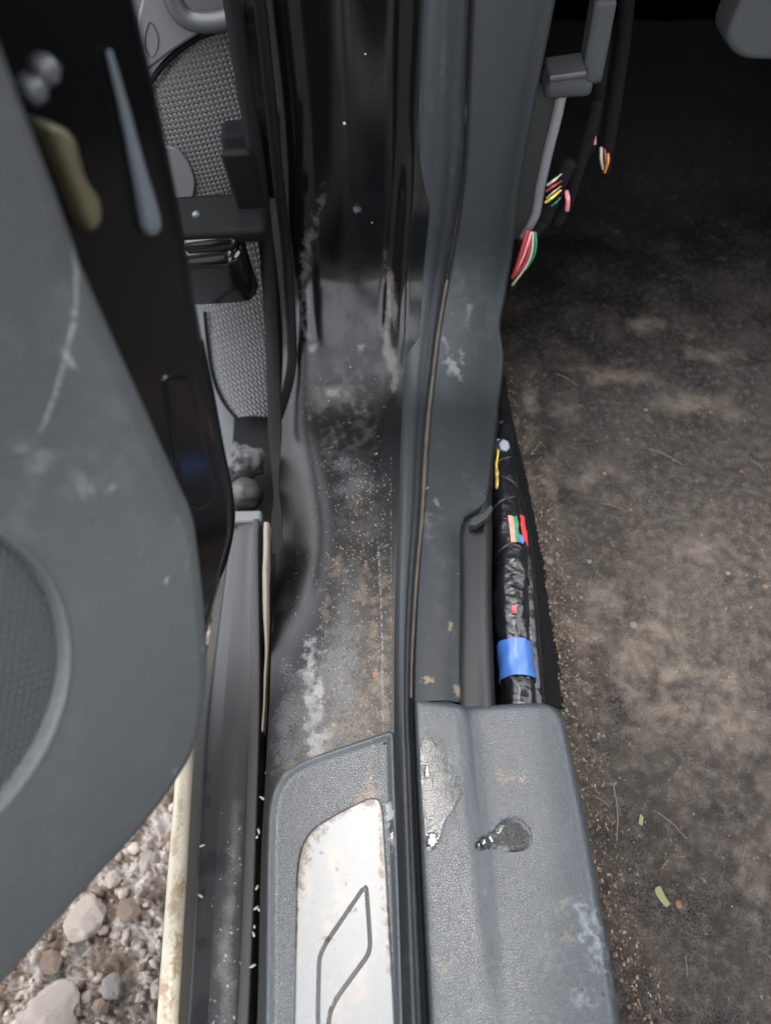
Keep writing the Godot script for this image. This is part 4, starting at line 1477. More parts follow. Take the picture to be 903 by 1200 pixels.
	for k in 60:
		c.splat(on(rng.randf_range(500, 585), rng.randf_range(250, 800), 0.011), Vector2(rng.randf_range(0.004, 0.014), rng.randf_range(0.006, 0.03)), rng.randf() * 0.4, lin(0.0385, 0.0413, 0.044), 0.22, 0.014, 0.002, 0.25, 1.0, 1.6)
	for k in 40: c.disc(on(rng.randf_range(500, 585), rng.randf_range(250, 800), 0.011), rng.randf_range(0.0003, 0.0006), lin(0.165, 0.165, 0.165))
	coat(M.pillar_plastic, c)
	part("trim_panel", sh, M.pillar_plastic, tr)
	# torn fixing tab at the end of its wing
	sh = Shape.new()
	var tab := PackedVector2Array()
	for q in [[549, 612], [553, 604], [566, 601], [574, 594], [577, 598], [570, 608], [558, 614]]: tab.append(on(q[0], q[1], 0.014))
	sh.plate(func(p: Vector2, h: float): return P(p.x, p.y, h + 0.4 * (p.x - tab[0].x)), Shape.rounded(tab, 0.001, 3), [[0, 0.004], [0, 0.0095], [0.0004, 0.01], [0.0008, 0.01]])
	part("torn_tab", sh, M.rocker_plastic, tr)

# ---------------------------------------------------------------- scuff plate
func flat(p: Vector2, h: float) -> Vector3:
	return P(p.x, p.y, h)

func make_scuff_plate():
	var sp := thing("scuff_plate", "grey leather grained sill scuff plate holding a worn silver insert", "scuff plate")
	var k := 0.004
	var pl := PackedVector2Array()
	for q in [[308, 1290], [310, 1200], [311, 1100], [312, 1000], [314, 950], [319, 926], [331, 906], [356, 890], [400, 875], [440, 862], [462, 854], [463, 900], [467, 1000], [471, 1100], [474, 1200], [477, 1290]]: pl.append(on(q[0], q[1], k))
	pl[0].y = -0.25
	pl[-1].y = -0.25
	var out := Shape.rounded(pl, 0.012, 6)
	var sh := Shape.new()
	sh.plate(flat, out, [[0, -0.006], [0, 0.0034], [0.0006, 0.0044], [0.0018, 0.0047], [0.0028, 0.0045], [0.0042, 0.003], [0.0055, 0.0026], [0.0075, 0.0026]])
	var c := Coat.new(Vector2(-0.075, -0.03), Vector2(0.1, 0.26), 1800.0, 111)
	for q in [[330, 905, 30, 7, 0.6], [312, 940, 6, 20, 0], [370, 884, 30, 6, 0.3], [430, 930, 30, 20, 0.1]]:
		c.splat(on(q[0], q[1], k), Vector2(q[2], q[3]) * 0.00055, q[4], lin(0.132, 0.0935, 0.066), 0.6, 0.01, 0.0012, 0.3, 1.0, 3.0)
	for q in [[456, 955, 5, 18], [459, 985, 3, 12]]:
		c.splat(on(q[0], q[1], k), Vector2(q[2], q[3]) * 0.00055, 0, lin(0.231, 0.237, 0.248), 0.8, 0.006, 0.0009, 0.1, 0.9, 4.0)
	for k2 in 120: c.disc(on(rng.randf_range(430, 438), rng.randf_range(860, 945), k), rng.randf_range(0.0002, 0.0005), lin(0.275, 0.242, 0.187))
	coat(M.scuff_plastic, c)
	part("grained_plate", sh, M.scuff_plastic, sp)

	# the insert, a pressed metal sheet with a slanted emblem groove
	var ip := PackedVector2Array()
	for q in [[339, 1290], [344, 1200], [346, 1100], [347, 1020], [352, 992], [365, 971], [392, 954], [432, 935], [444, 935], [449, 950], [454, 1040], [459, 1120], [463, 1200], [467, 1290]]: ip.append(on(q[0], q[1], k))
	ip[0].y = -0.22
	ip[-1].y = -0.22
	var io := Shape.rounded(ip, [0.003, 0.01, 0.01, 0.012, 0.008, 0.008, 0.012, 0.006, 0.004, 0.006, 0.01, 0.01, 0.01, 0.003], 6)
	var gp := PackedVector2Array()
	for q in [[371, 1121], [379, 1104], [431, 1028], [437, 1116], [396, 1172], [388, 1190], [386, 1262], [372, 1275], [369, 1200]]: gp.append(on(q[0], q[1], k + 0.001))
	var go := Shape.rounded(gp, [0.006, 0.008, 0.009, 0.006, 0.008, 0.008, 0.005, 0.005, 0.012], 8)
	sh = Shape.new()
	var top := 0.0046
	sh.plate(flat, io, [[0, 0.002], [0, 0.0038], [0.0004, 0.0044], [0.001, top], [0.0016, top]], false)
	var face := Shape.inset(io, 0.0016)
	var near := 0
	var hi := 0
	var best := 9.0
	for i in face.size():
		for j in go.size():
			if face[i].distance_to(go[j]) < best:
				best = face[i].distance_to(go[j])
				near = i
				hi = j
	var af := 0.0
	var ag := 0.0
	for i in face.size(): af += face[i].cross(face[(i + 1) % face.size()])
	for i in go.size(): ag += go[i].cross(go[(i + 1) % go.size()])
	var step := -1 if af * ag > 0 else 1
	var cutp := PackedVector2Array()
	for i in face.size() + 1: cutp.append(face[(near + i) % face.size()])
	for i in go.size() + 1: cutp.append(go[posmod(hi + step * i, go.size())])
	sh.cap(flat, cutp, top, Vector3.UP)
	sh.plate(flat, go, [[0.0, top], [0.0004, top - 0.0002], [0.0008, top - 0.0009], [0.0011, top - 0.0013], [0.0014, top - 0.0013]], false)
	sh.plate(flat, Shape.inset(go, 0.0014), [[0.0, top - 0.0013], [0.0002, top - 0.0011], [0.0006, top - 0.0003], [0.001, top + 0.0001], [0.0012, top + 0.0002]])
	c = Coat.new(Vector2(-0.06, -0.03), Vector2(0.08, 0.19), 2600.0, 121)
	var grime := lin(0.0385, 0.0275, 0.0204)
	var tan_ := lin(0.22, 0.165, 0.11)
	for q in [[356, 1000, 9, 40, -0.15, 0.2], [350, 1020, 6, 30, 0, 0.25], [366, 975, 16, 10, 0.5, 0.1], [390, 957, 20, 6, 0.4, 0.12], [432, 942, 14, 8, 0.0, 0.35], [446, 1000, 4, 60, 0.0, 0.4], [455, 1100, 4, 60, 0, 0.5], [347, 1080, 3, 40, 0, 0.4]]:
		c.splat(on(q[0], q[1], k), Vector2(q[2], q[3] * 1.1) * 0.00055, q[4], grime, 0.9, 0.006, 0.0009, q[5], 1.0, 5.0)
	for q in [[400, 1060, 20, 30, -0.6], [385, 1090, 10, 12, 0], [392, 1010, 16, 20, 0], [420, 1150, 22, 30, 0], [438, 1080, 6, 40, 0], [440, 1010, 6, 40, 0], [360, 1040, 8, 40, 0], [395, 1180, 16, 30, 0], [425, 960, 20, 14, 0], [348, 1100, 5, 60, 0], [455, 1060, 5, 60, 0]]:
		c.splat(on(q[0], q[1], k), Vector2(q[2], q[3] * 1.1) * 0.00055, q[4], tan_, 0.3, 0.008, 0.0016, 0.2, 1.0, 1.4)
	for q in [[405, 1035, 2.2, 3], [416, 1066, 2, 4], [394, 1020, 2.5, 3], [410, 1068, 2, 2], [384, 1100, 8, 3], [376, 1000, 3, 2]]:
		c.splat(on(q[0], q[1], k), Vector2(q[2], q[3]) * 0.00055, 0, grime, 0.7, 0.004, 0.0007, 0.1, 0.9, 4.0)
	for k2 in 220:
		var e := on(rng.randf_range(345, 462), rng.randf_range(940, 1215), k)
		c.disc(e, rng.randf_range(0.00012, 0.0003), grime)
	coat(M.aluminium, c)
	part("silver_insert", sh, M.aluminium, sp)

# ---------------------------------------------------------------- sill trim
func trim_k(t: float, s: float) -> float:
	var two := smoothstep(-0.02, 0.16, s)
	var k := 0.012 - 0.006 * two * smoothstep(0.3, 0.4, t) + 0.0032 * two * smoothstep(0.42, 0.85, t)
	k += 0.0035 * sin(PI * clampf(t, 0, 1)) * (1 - two)
	return k

func make_sill_trim():
	var stt := thing("sill_trim", "wide grey leather grained plastic sill cover with wet patches", "sill trim")
	var tl := edge_x([[812, 484], [900, 487], [1000, 492], [1100, 497], [1200, 502], [1290, 506]], 0.011)
	var tr := edge_x([[812, 656], [825, 660], [900, 676], [1000, 696], [1100, 712], [1200, 728], [1290, 740]], 0.006)
	var sec := [[0.0, -0.012], [0.004, -0.004], [0.014, -0.0008], [0.03, 0.0]]
	for k in range(1, 31): sec.append([0.03 + 0.89 * k / 30.0, 0.0])
	sec.append_array([[0.95, -0.0012], [0.98, -0.004], [1.0, -0.0085], [1.012, -0.015], [1.022, -0.03], [1.03, -0.075]])
	var s_end := on(560, 821, 0.012).y
	var rows := []
	var uvs := []
	var svals := []
	for i in 120: svals.append(lerpf(-0.25, s_end - 0.006, i / 119.0))
	for q in [[0.004, 0.0003], [0.0022, 0.0011], [0.001, 0.0022], [0.0, 0.0045], [-0.0002, 0.03]]: svals.append([s_end - q[0], q[1]])
	for sv in svals:
		var s: float = sv[0] if sv is Array else sv
		var dropped: float = sv[1] if sv is Array else 0.0
		var xl := knots(tl, s)
		var xr := knots(tr, s)
		# the far right corner is rounded in plan
		var back := s_end - s
		var round_in := 0.0
		if back < 0.014: round_in = 0.014 - sqrt(maxf(0.0, 0.014 * 0.014 - pow(0.014 - maxf(back, 0.0), 2.0)))
		var row := PackedVector3Array()
		var ur := PackedVector2Array()
		for q in sec:
			var x := lerpf(xl, xr - round_in, q[0])
			row.append(P(x, s + 0.004 * smoothstep(0.0, 0.35, 0.34 - q[0]) * clampf(s / s_end, 0, 1), trim_k(q[0], s) + q[1] - dropped))
			ur.append(Vector2(x, s))
		rows.append(row)
		uvs.append(ur)
	var sh := Shape.new()
	sh.slab(rows, uvs, Vector3.UP, 0.0018)
	var c := Coat.new(Vector2(0.015, -0.03), Vector2(0.14, 0.25), 1800.0, 131)
	var orange := lin(0.209, 0.149, 0.0715)
	var milk := lin(0.182, 0.198, 0.204)
	for q in [[600, 910, 22, 12, 0.1, 0.5], [585, 905, 8, 14, 0.0, 0.6], [615, 910, 8, 10, 0, 0.5], [665, 1100, 10, 10, 0.5, 0.6], [640, 1095, 6, 6, 0, 0.5], [515, 1130, 12, 14, 0.2, 0.5], [530, 1125, 6, 10, 0, 0.5], [520, 1145, 8, 8, 0, 0.5], [625, 1040, 5, 6, 0, 0.4], [640, 950, 5, 8, 0, 0.35], [505, 1100, 5, 12, 0, 0.4], [655, 1065, 14, 10, 0.3, 0.4], [560, 1180, 20, 8, 0.3, 0.25]]:
		c.splat(on(q[0], q[1], 0.01), Vector2(q[2], q[3]) * 0.00058, q[4], orange, q[5] * 0.6, 0.0035, 0.0008, 0.3, 1.1, 2.2)
	for q in [[690, 1080, 22, 26, 0.5, 0.6], [700, 1110, 22, 26, 0.5, 0.6], [670, 1060, 12, 12, 0, 0.4], [640, 1120, 20, 20, 0, 0.25], [565, 1045, 8, 6, 0, 0.4], [720, 1150, 10, 20, 0, 0.4], [680, 1172, 16, 12, 0.1, 0.55], [530, 990, 12, 20, 0, 0.2], [520, 900, 26, 44, -0.15, 0.35]]:
		c.splat(on(q[0], q[1], 0.01), Vector2(q[2], q[3]) * 0.00058, q[4], milk, q[5] * 0.75, 0.006, 0.0008, 0.22, 1.1, 1.8)
	for q in [[575, 1190, 60, 40], [600, 1080, 60, 50], [540, 1060, 40, 60], [640, 980, 30, 50], [600, 870, 50, 30]]:
		c.splat(on(q[0], q[1], 0.01), Vector2(q[2], q[3]) * 0.00058, 0, lin(0.0605, 0.0633, 0.066), 0.3, 0.02, 0.0011, 0.1, 0.9, 1.6)
	for q in [[600, 926], [587, 1112], [680, 1160], [690, 1175], [705, 1165]]: c.disc(on(q[0], q[1], 0.01), 0.0011, lin(0.0055, 0.0055, 0.0055))
	var soaked := lin(0.005, 0.005, 0.005)
	for q in [[602, 976, 15, 15, 0.0], [590, 984, 14, 8, 0.2], [570, 987, 11, 6, -0.3], [561, 992, 5, 4, 0.0]]:
		c.splat(on(q[0], q[1], 0.008), Vector2(q[2], q[3]) * 0.00056, q[4], soaked, 0.97, 0.006, 0.002, -0.05, 0.2, 14.0)
	for q in [[510, 895, 20, 30, 0.0], [515, 935, 22, 34, 0.0], [506, 975, 11, 22, 0.0]]:
		c.splat(on(q[0], q[1], 0.012), Vector2(q[2], q[3]) * 0.0006, q[4], soaked, 0.6, 0.006, 0.001, 0.1, 0.7, 6.0)
	coat(M.sill_plastic, c)
	part("cover", sh, M.sill_plastic, stt)
	# water lying on it
	var put := func(p: Vector2, h: float): return P(p.x, p.y, h + trim_at(p, tl, tr))
	sh = dome_of([[602, 976, 17.5], [592, 983, 13], [610, 983, 10], [578, 985, 8], [569, 988, 6.5], [561, 993, 5]], 0.008, 0.0017, put)
	single("puddle", sh, M.water, "small dark puddle of water shaped like a tadpole on the sill cover", "puddle")
	sh = Shape.new()
	var wf := PackedVector2Array()
	for q in [[488, 880], [493, 866], [504, 862], [514, 874], [524, 888], [533, 902], [544, 915], [540, 940], [530, 952], [522, 964], [516, 985], [510, 996], [499, 998], [494, 975], [491, 940], [490, 905]]: wf.append(on(q[0], q[1], 0.012))
	sh.plate(put, Shape.rounded(wf, 0.006, 4), [[0, 0.00005], [0.0003, 0.00016], [0.001, 0.00022], [0.002, 0.00024]])
	single("water_film", sh, M.water_film, "thin wet patch on the grained sill cover next to the door seal", "water film")
	for q in [[506, 985, 7, 10, "larger bright water drop at the lower end of the wet patch"], [500, 905, 4, 9, "narrow bright water drop inside the upper wet patch"], [459, 978, 3, 9, "tiny water streak on the scuff plate beside its silver insert"]]:
		sh = Shape.new()
		var dr := PackedVector2Array()
		var kk := 0.012 if q[0] > 480 else 0.004
		for j in 14: dr.append(on(q[0] + q[2] * cos(TAU * j / 14) * (1 + 0.2 * sin(j * 2.3)), q[1] + q[3] * sin(TAU * j / 14), kk))
		var p2: Callable = put if q[0] > 480 else flat
		var b := 0.0 if q[0] > 480 else 0.0047
		sh.plate(p2, dr, [[0, b + 0.0001], [0.0002, b + 0.0006], [0.0007, b + 0.001], [0.0012, b + 0.0011]])
		single("water_drop", sh, M.water, q[4], "water drop", "drops of water on the sill")

# standing water: round pools that run together, each [u, v, radius in photograph pixels]
func dome_of(pools: Array, k: float, depth: float, put: Callable) -> Shape:
	var cs := []
	var lo := Vector2(9, 9)
	var hi := Vector2(-9, -9)
	for q in pools:
		var c := on(q[0], q[1], k)
		var r: float = q[2] * 0.00053
		cs.append([c, r])
		lo = lo.min(c - Vector2(r, r) * 1.3)
		hi = hi.max(c + Vector2(r, r) * 1.3)
	var step := 0.0004
	var nx := int((hi.x - lo.x) / step)
	var ny := int((hi.y - lo.y) / step)
	var deep := []
	for j in ny + 1:
		var row := PackedFloat32Array()
		for i in nx + 1:
			var p := lo + Vector2(i, j) * step
			var e := 0.0
			for c in cs: e += exp(-3.0 * (p.distance_to(c[0]) / c[1] - 1.0))
			var d := log(e) / 3.0 * 0.006
			row.append(d)
		deep.append(row)
	var sh := Shape.new()
	var ids := {}
	var level := func(d: float) -> float: return depth * (1.0 - exp(-maxf(d, 0.0) / 0.0011))
	for j in ny + 1:
		for i in nx + 1:
			var near := false
			for b in [Vector2i(0, 0), Vector2i(1, 0), Vector2i(-1, 0), Vector2i(0, 1), Vector2i(0, -1), Vector2i(1, 1), Vector2i(-1, -1), Vector2i(1, -1), Vector2i(-1, 1)]:
				var y: int = clampi(j + b.y, 0, ny)
				var x: int = clampi(i + b.x, 0, nx)
				if deep[y][x] > 0.0: near = true
			if not near: continue
			ids[Vector2i(i, j)] = sh.v.size()
			var p := lo + Vector2(i, j) * step
			var h: float = level.call(deep[j][i]) if deep[j][i] > 0.0 else -0.0006
			sh.v.append(put.call(p, h))
			var gx: float = (level.call(deep[j][mini(i + 1, nx)]) - level.call(deep[j][maxi(i - 1, 0)])) / (2 * step)
			var gy: float = (level.call(deep[mini(j + 1, ny)][i]) - level.call(deep[maxi(j - 1, 0)][i])) / (2 * step)
			sh.n.append(Vector3(-gx, 1, gy).normalized())
			sh.uv.append(p)
	for key in ids:
		var a: int = ids[key]
		if ids.has(key + Vector2i(1, 0)) and ids.has(key + Vector2i(1, 1)) and ids.has(key + Vector2i(0, 1)):
			var b: int = ids[key + Vector2i(1, 0)]
			var c: int = ids[key + Vector2i(1, 1)]
			var d: int = ids[key + Vector2i(0, 1)]
			sh.ix.append_array([a, c, b, a, d, c])
	return sh

func trim_at(p: Vector2, tl: Array, tr: Array) -> float:
	var t := inverse_lerp(knots(tl, p.y), knots(tr, p.y), p.x)
	return trim_k(t, p.y) - (0.0 if t > 0.03 else 0.001)

# ---------------------------------------------------------------- wiring
func make_harness():
	var h := thing("wiring_harness", "black taped wiring harness with blue band lying in the sill channel", "wiring harness")
	var y := -0.022
	var rows := [[500, 590, 10], [540, 590, 12], [580, 591, 15], [620, 595, 17.5], [660, 599, 18.5], [700, 598, 20.5], [740, 600, 20], [775, 604, 18], [815, 608, 19], [860, 612, 19]]
	var pts := []
	var rad := []
	for q in rows:
		var p := at(q[1], q[0], y)
		pts.append(p)
		rad.append([q[0], q[2] / focal * p.distance_to(EYE) * 0.98])
	var line := curve(pts, 90)
	var rr := []
	for i in 90: rr.append(knots([[0, rad[0][1]], [0.12, rad[1][1]], [0.25, rad[2][1]], [0.37, rad[3][1]], [0.48, rad[4][1]], [0.6, rad[5][1]], [0.7, rad[6][1]], [0.78, rad[7][1]], [0.88, rad[8][1]], [1, rad[9][1]]], i / 89.0))
	var sh := Shape.new()
	sh.tube(line, rr, 36, 0.17, 5)
	part("taped_bundle", sh, M.tape, h)
	# second, thinner bundle along its cabin side
	sh = Shape.new()
	var p2 := []
	for q in [[588, 540], [598, 575], [608, 620], [614, 665], [616, 700], [620, 760], [624, 815], [628, 850]]: p2.append(at(q[0], q[1], -0.034))
	sh.tube(curve(p2, 60), 0.0085, 16, 0.12, 8)
	part("thin_bundle", sh, M.tape, h)
	# loose turns of tape
	for i in 9:
		if i in [6, 7]: continue
		var c := line[14 + i * 7]
		var d := (line[15 + i * 7] - line[13 + i * 7]).normalized()
		var r: float = rr[14 + i * 7]
		var side := d.cross(Vector3.UP).normalized()
		var up := side.cross(d).normalized()
		var tw := []
		for k in 15:
			var a := PI * k / 14.0
			tw.append(c + (side * cos(a) + up * sin(a)) * (r * 1.015) + d * (k / 14.0 - 0.5) * 0.014 * (1 if i % 2 else -1))
		sh = Shape.new()
		sh.tube(curve(tw, 24), 0.0011, 6)
		part("tape_edge", sh, M.tape, h)
	# bands that hug the bundle: position along it, width, arc
	var band := func(m: Material, called: String, i0: float, i1: float, a0: float, a1: float, lift_: float):
		var s2 := Shape.new()
		var rws := []
		var uv := []
		for i in 9:
			var f := lerpf(i0, i1, i / 8.0)
			var j := int(f)
			var c := line[j].lerp(line[mini(j + 1, 89)], f - j)
			var d := (line[mini(j + 2, 89)] - line[maxi(j - 2, 0)]).normalized()
			var side := d.cross(Vector3.UP).normalized()
			var up := side.cross(d).normalized()
			var row := PackedVector3Array()
			var u := PackedVector2Array()
			for k in 17:
				var a := deg_to_rad(lerpf(a0, a1, k / 16.0))
				var rad2: float = rr[j] * (1.12 + lift_ + 0.03 * sin(a * 5.0 + f) + 0.02 * sin(a * 9.0 - f * 2.0))
				row.append(c + (side * cos(a) + up * sin(a)) * rad2)
				u.append(Vector2(a * 0.01, f * 0.003))
			rws.append(row)
			uv.append(u)
		s2.slab(rws, uv, Vector3.UP, 0.0006)
		return part(called, s2, m, h)
	var at_v := func(v: float) -> float:       # index along the bundle that stands at height v in the photograph
		var best := 0
		for i in 90:
			var q := look.inverse() * (line[i] - EYE)
			if absf(600.0 + focal * q.y / q.z * 1.0 - v) < absf(600.0 + focal * (look.inverse() * (line[best] - EYE)).y / (look.inverse() * (line[best] - EYE)).z - v): best = i
		return float(best)
	band.call(M.blue_tape, "blue_tape_band", at_v.call(797.0), at_v.call(758.0), -20, 200, 0.02)
	# which way round the arc runs decides left and right: 0 degrees points to the side vector
	var i0: float = at_v.call(648.0)
	var i1: float = at_v.call(616.0)
	band.call(M.label_salmon, "label_stripe", i0, i1, 84, 100, 0.05)
	band.call(M.label_green, "label_stripe", i0, i1, 101, 114, 0.05)
	band.call(M.label_blue, "label_stripe", i0, i0 + (i1 - i0) * 0.3, 115, 128, 0.05)
	band.call(M.label_red, "label_stripe", i0 - 1, i1 - 1, 129, 168, 0.055)
	band.call(M.label_red, "red_fleck", at_v.call(728.0), at_v.call(722.0), 84, 96, 0.05)

	# bolt and earth lead
	var bo := thing("bolt", "grey hexagon bolt at the top of the wiring channel", "bolt")
	var c := at(588, 523, -0.012)
	var axis := Basis.from_euler(Vector3(0.5, 0, -0.5))
	var put := func(p: Vector2, hh: float): return c + axis * Vector3(p.x, hh, p.y)
	var hex := PackedVector2Array()
	for k in 6: hex.append(Vector2(cos(TAU * k / 6 + 0.3), sin(TAU * k / 6 + 0.3)) * 0.0062)
	sh = Shape.new()
	sh.plate(put, hex, [[0, -0.004], [0, 0.0032], [0.0006, 0.004], [0.0012, 0.0042]])
	part("hexagon_head", sh, M.zinc, bo)
	var round := PackedVector2Array()
	for k in 20: round.append(Vector2(cos(TAU * k / 20), sin(TAU * k / 20)) * 0.008)
	sh = Shape.new()
	sh.plate(put, round, [[0, -0.008], [0, -0.005], [0.0005, -0.004], [0.001, -0.004]])
	part("washer", sh, M.zinc, bo)
	var lead := thing("earth_lead", "yellow earth lead with brass terminal hanging below the bolt", "cable")
	sh = Shape.new()
	sh.tube(curve([at(584, 520, -0.012), at(583, 532, -0.012), at(581, 545, -0.013), at(582, 552, -0.014)], 14), 0.001, 8)
	part("wire", sh, M.wire_yellow, lead)
	sh = Shape.new()
	sh.tube(curve([at(581.5, 550, -0.013), at(582, 562, -0.014), at(582.5, 575, -0.016)], 12), [0.0014, 0.0019, 0.002, 0.002, 0.0015, 0.0015, 0.0018, 0.0019, 0.0019, 0.0019, 0.0018, 0.0016], 10)
	part("terminal", sh, mat("brass", lin(0.45, 0.3, 0.08), 0.4, 0.5, 0.4), lead)

func make_bracket_and_wires():
	var b := thing("kick_bracket", "grey metal bracket with bright top edge beside the pillar trim", "bracket")
	var z := -0.6
	var bar := func(a: Array, called: String, c: Array, thick: float, m: Material, zz := -0.6):
		var sh := Shape.new()
		var p0 := at_z(a[0], a[1], zz)
		var p1 := at_z(c[0], c[1], zz)
		var dir := p1 - p0
		var ax := dir.normalized()
		var back := Vector3(0, 0.15, -1).normalized()
		var upv := back.cross(ax).normalized()
		back = ax.cross(upv).normalized()
		sh.block(Transform3D(Basis(ax, upv, back), (p0 + p1) * 0.5), Vector3(dir.length() * 0.5, thick, 0.012), thick * 0.5)
		part(called, sh, m, b)
	bar.call([636, 96], "cross_bar", [692, 92], 0.0075, M.dash_plastic)
	bar.call([640, 82], "bright_edge", [684, 76], 0.0024, M.grey_metal, -0.592)
	bar.call([690, 92], "upright_arm", [708, -10], 0.0075, M.dash_plastic)
	# flat strip running down from it
	var s := thing("side_strip", "narrow grey strip running down from the bracket to the footwell", "strip")
	var sh := Shape.new()
	var rows := []
	for k in 30:
		var v := lerpf(280, 100, k / 29.0)
		var uc := knots([[100, 664], [115, 660], [200, 641], [250, 632], [268, 624], [280, 616]], v)
		var a := at_z(uc - 52, v, -0.6)
		var m := at_z(uc - 10, v, -0.6)
		var e := at_z(uc, v, -0.6)
		rows.append(PackedVector3Array([a, m, m + Vector3(0.0008, 0, 0.003), (m + e) * 0.5 + Vector3(0, 0, 0.0042), e + Vector3(-0.0008, 0, 0.003), e]))
	sh.slab(rows, [], Vector3(0, 0.3, 1), 0.003)
	part("strip_panel", sh, M.olive_plastic, s)
	rows = []
	for k in 30:
		var v := lerpf(278, 108, k / 29.0)
		var uc := knots([[100, 664], [115, 660], [200, 641], [250, 632], [268, 624], [280, 616]], v)
		rows.append(at_z(uc - 4, v, -0.595))
	sh = Shape.new()
	sh.tube(PackedVector3Array(rows), 0.0042, 10)
	part("raised_edge", sh, M.inner_grey if false else mat("edge_grey", lin(0.11, 0.11, 0.115), 0.4, 0.5), s)

	# taped looms in the dark of the footwell, each with its bared wires
	var loom := func(black: Array, label: String, zz: float, r: float, wires: Array):
		var t := thing("wire_loom", label, "wire loom", Vector3.ZERO, "bared looms beside the footwell")
		if black.size():
			var q := Shape.new()
			var pp := []
			for e in black: pp.append(at_z(e[0], e[1], zz - r * 0.7))
			q.tube(curve(pp, 40), r, 12, 0.06, 3)
			part("tape_sleeve", q, M.dark_cloth, t)
		for w in wires:
			var q := Shape.new()
			var pp := []
			var n: int = w[1].size()
			for i in n:
				var bulge := sin(PI * i / (n - 1.0)) * 0.004 if n > 2 else 0.0
				pp.append(at_z(w[1][i][0], w[1][i][1], zz + bulge + w[2] * 0.001))
			q.tube(curve(pp, 20), 0.0011 if w.size() < 4 else w[3] * 0.75, 8)
			part("wire", q, M[w[0]], t)
	loom.call([[636, 262], [625, 276], [614, 290], [598, 338]], "loop of red, white and green wires at the pillar trim's edge", -0.585, 0.004, [
		["wire_red", [[618, 270], [612, 290], [606, 310], [600, 326]], 3, 0.0019], ["wire_pink", [[622, 272], [617, 288], [612, 303], [604, 318]], 2, 0.0016], ["wire_red", [[621, 278], [619, 296], [612, 312], [602, 324]], 1, 0.0016],
		["wire_white", [[624, 272], [623, 294], [616, 312], [600, 334]], 1], ["wire_green", [[627, 272], [627.5, 288], [624, 302], [615, 316]], 0, 0.0014]])
	loom.call([[668, 190], [652, 222], [636, 262]], "loom with white, red and yellow wires slanting across, left of the footwell", -0.59, 0.006, [
		["wire_white", [[641, 217], [649, 211], [657, 204]], 7], ["wire_red", [[640, 224], [648, 218], [657, 212]], 7], ["wire_white", [[640, 232], [648, 225], [657, 218]], 7, 0.0009],
		["wire_yellow", [[639, 237], [647, 231], [656, 223]], 7, 0.0016], ["wire_green", [[646, 241], [651, 237], [656, 232]], 6, 0.0011]])
	loom.call([[700, 120], [690, 160], [672, 215], [664, 240], [652, 262]], "loom with a short pink wire showing through its lower end", -0.61, 0.005, [["wire_pink", [[663, 224], [665, 234], [664, 246]], 6, 0.0026]])
	loom.call([[712, -20], [706, 70], [696, 140], [690, 175]], "loom with a pink wire at its upper right, deepest in the dark", -0.63, 0.005, [["wire_pink", [[692, 149], [695, 158], [696, 168]], 6, 0.0026]])
	loom.call([[736, -20], [728, 60], [718, 130], [707, 200]], "rightmost loom with cream and orange wires bared at its end", -0.64, 0.006, [
		["wire_white", [[704, 173], [704, 186], [706, 198]], 6, 0.0018], ["wire_brown", [[708, 175], [709, 188], [708, 200]], 6, 0.0014], ["wire_orange", [[712, 180], [712, 190], [708, 202]], 6, 0.0014]])

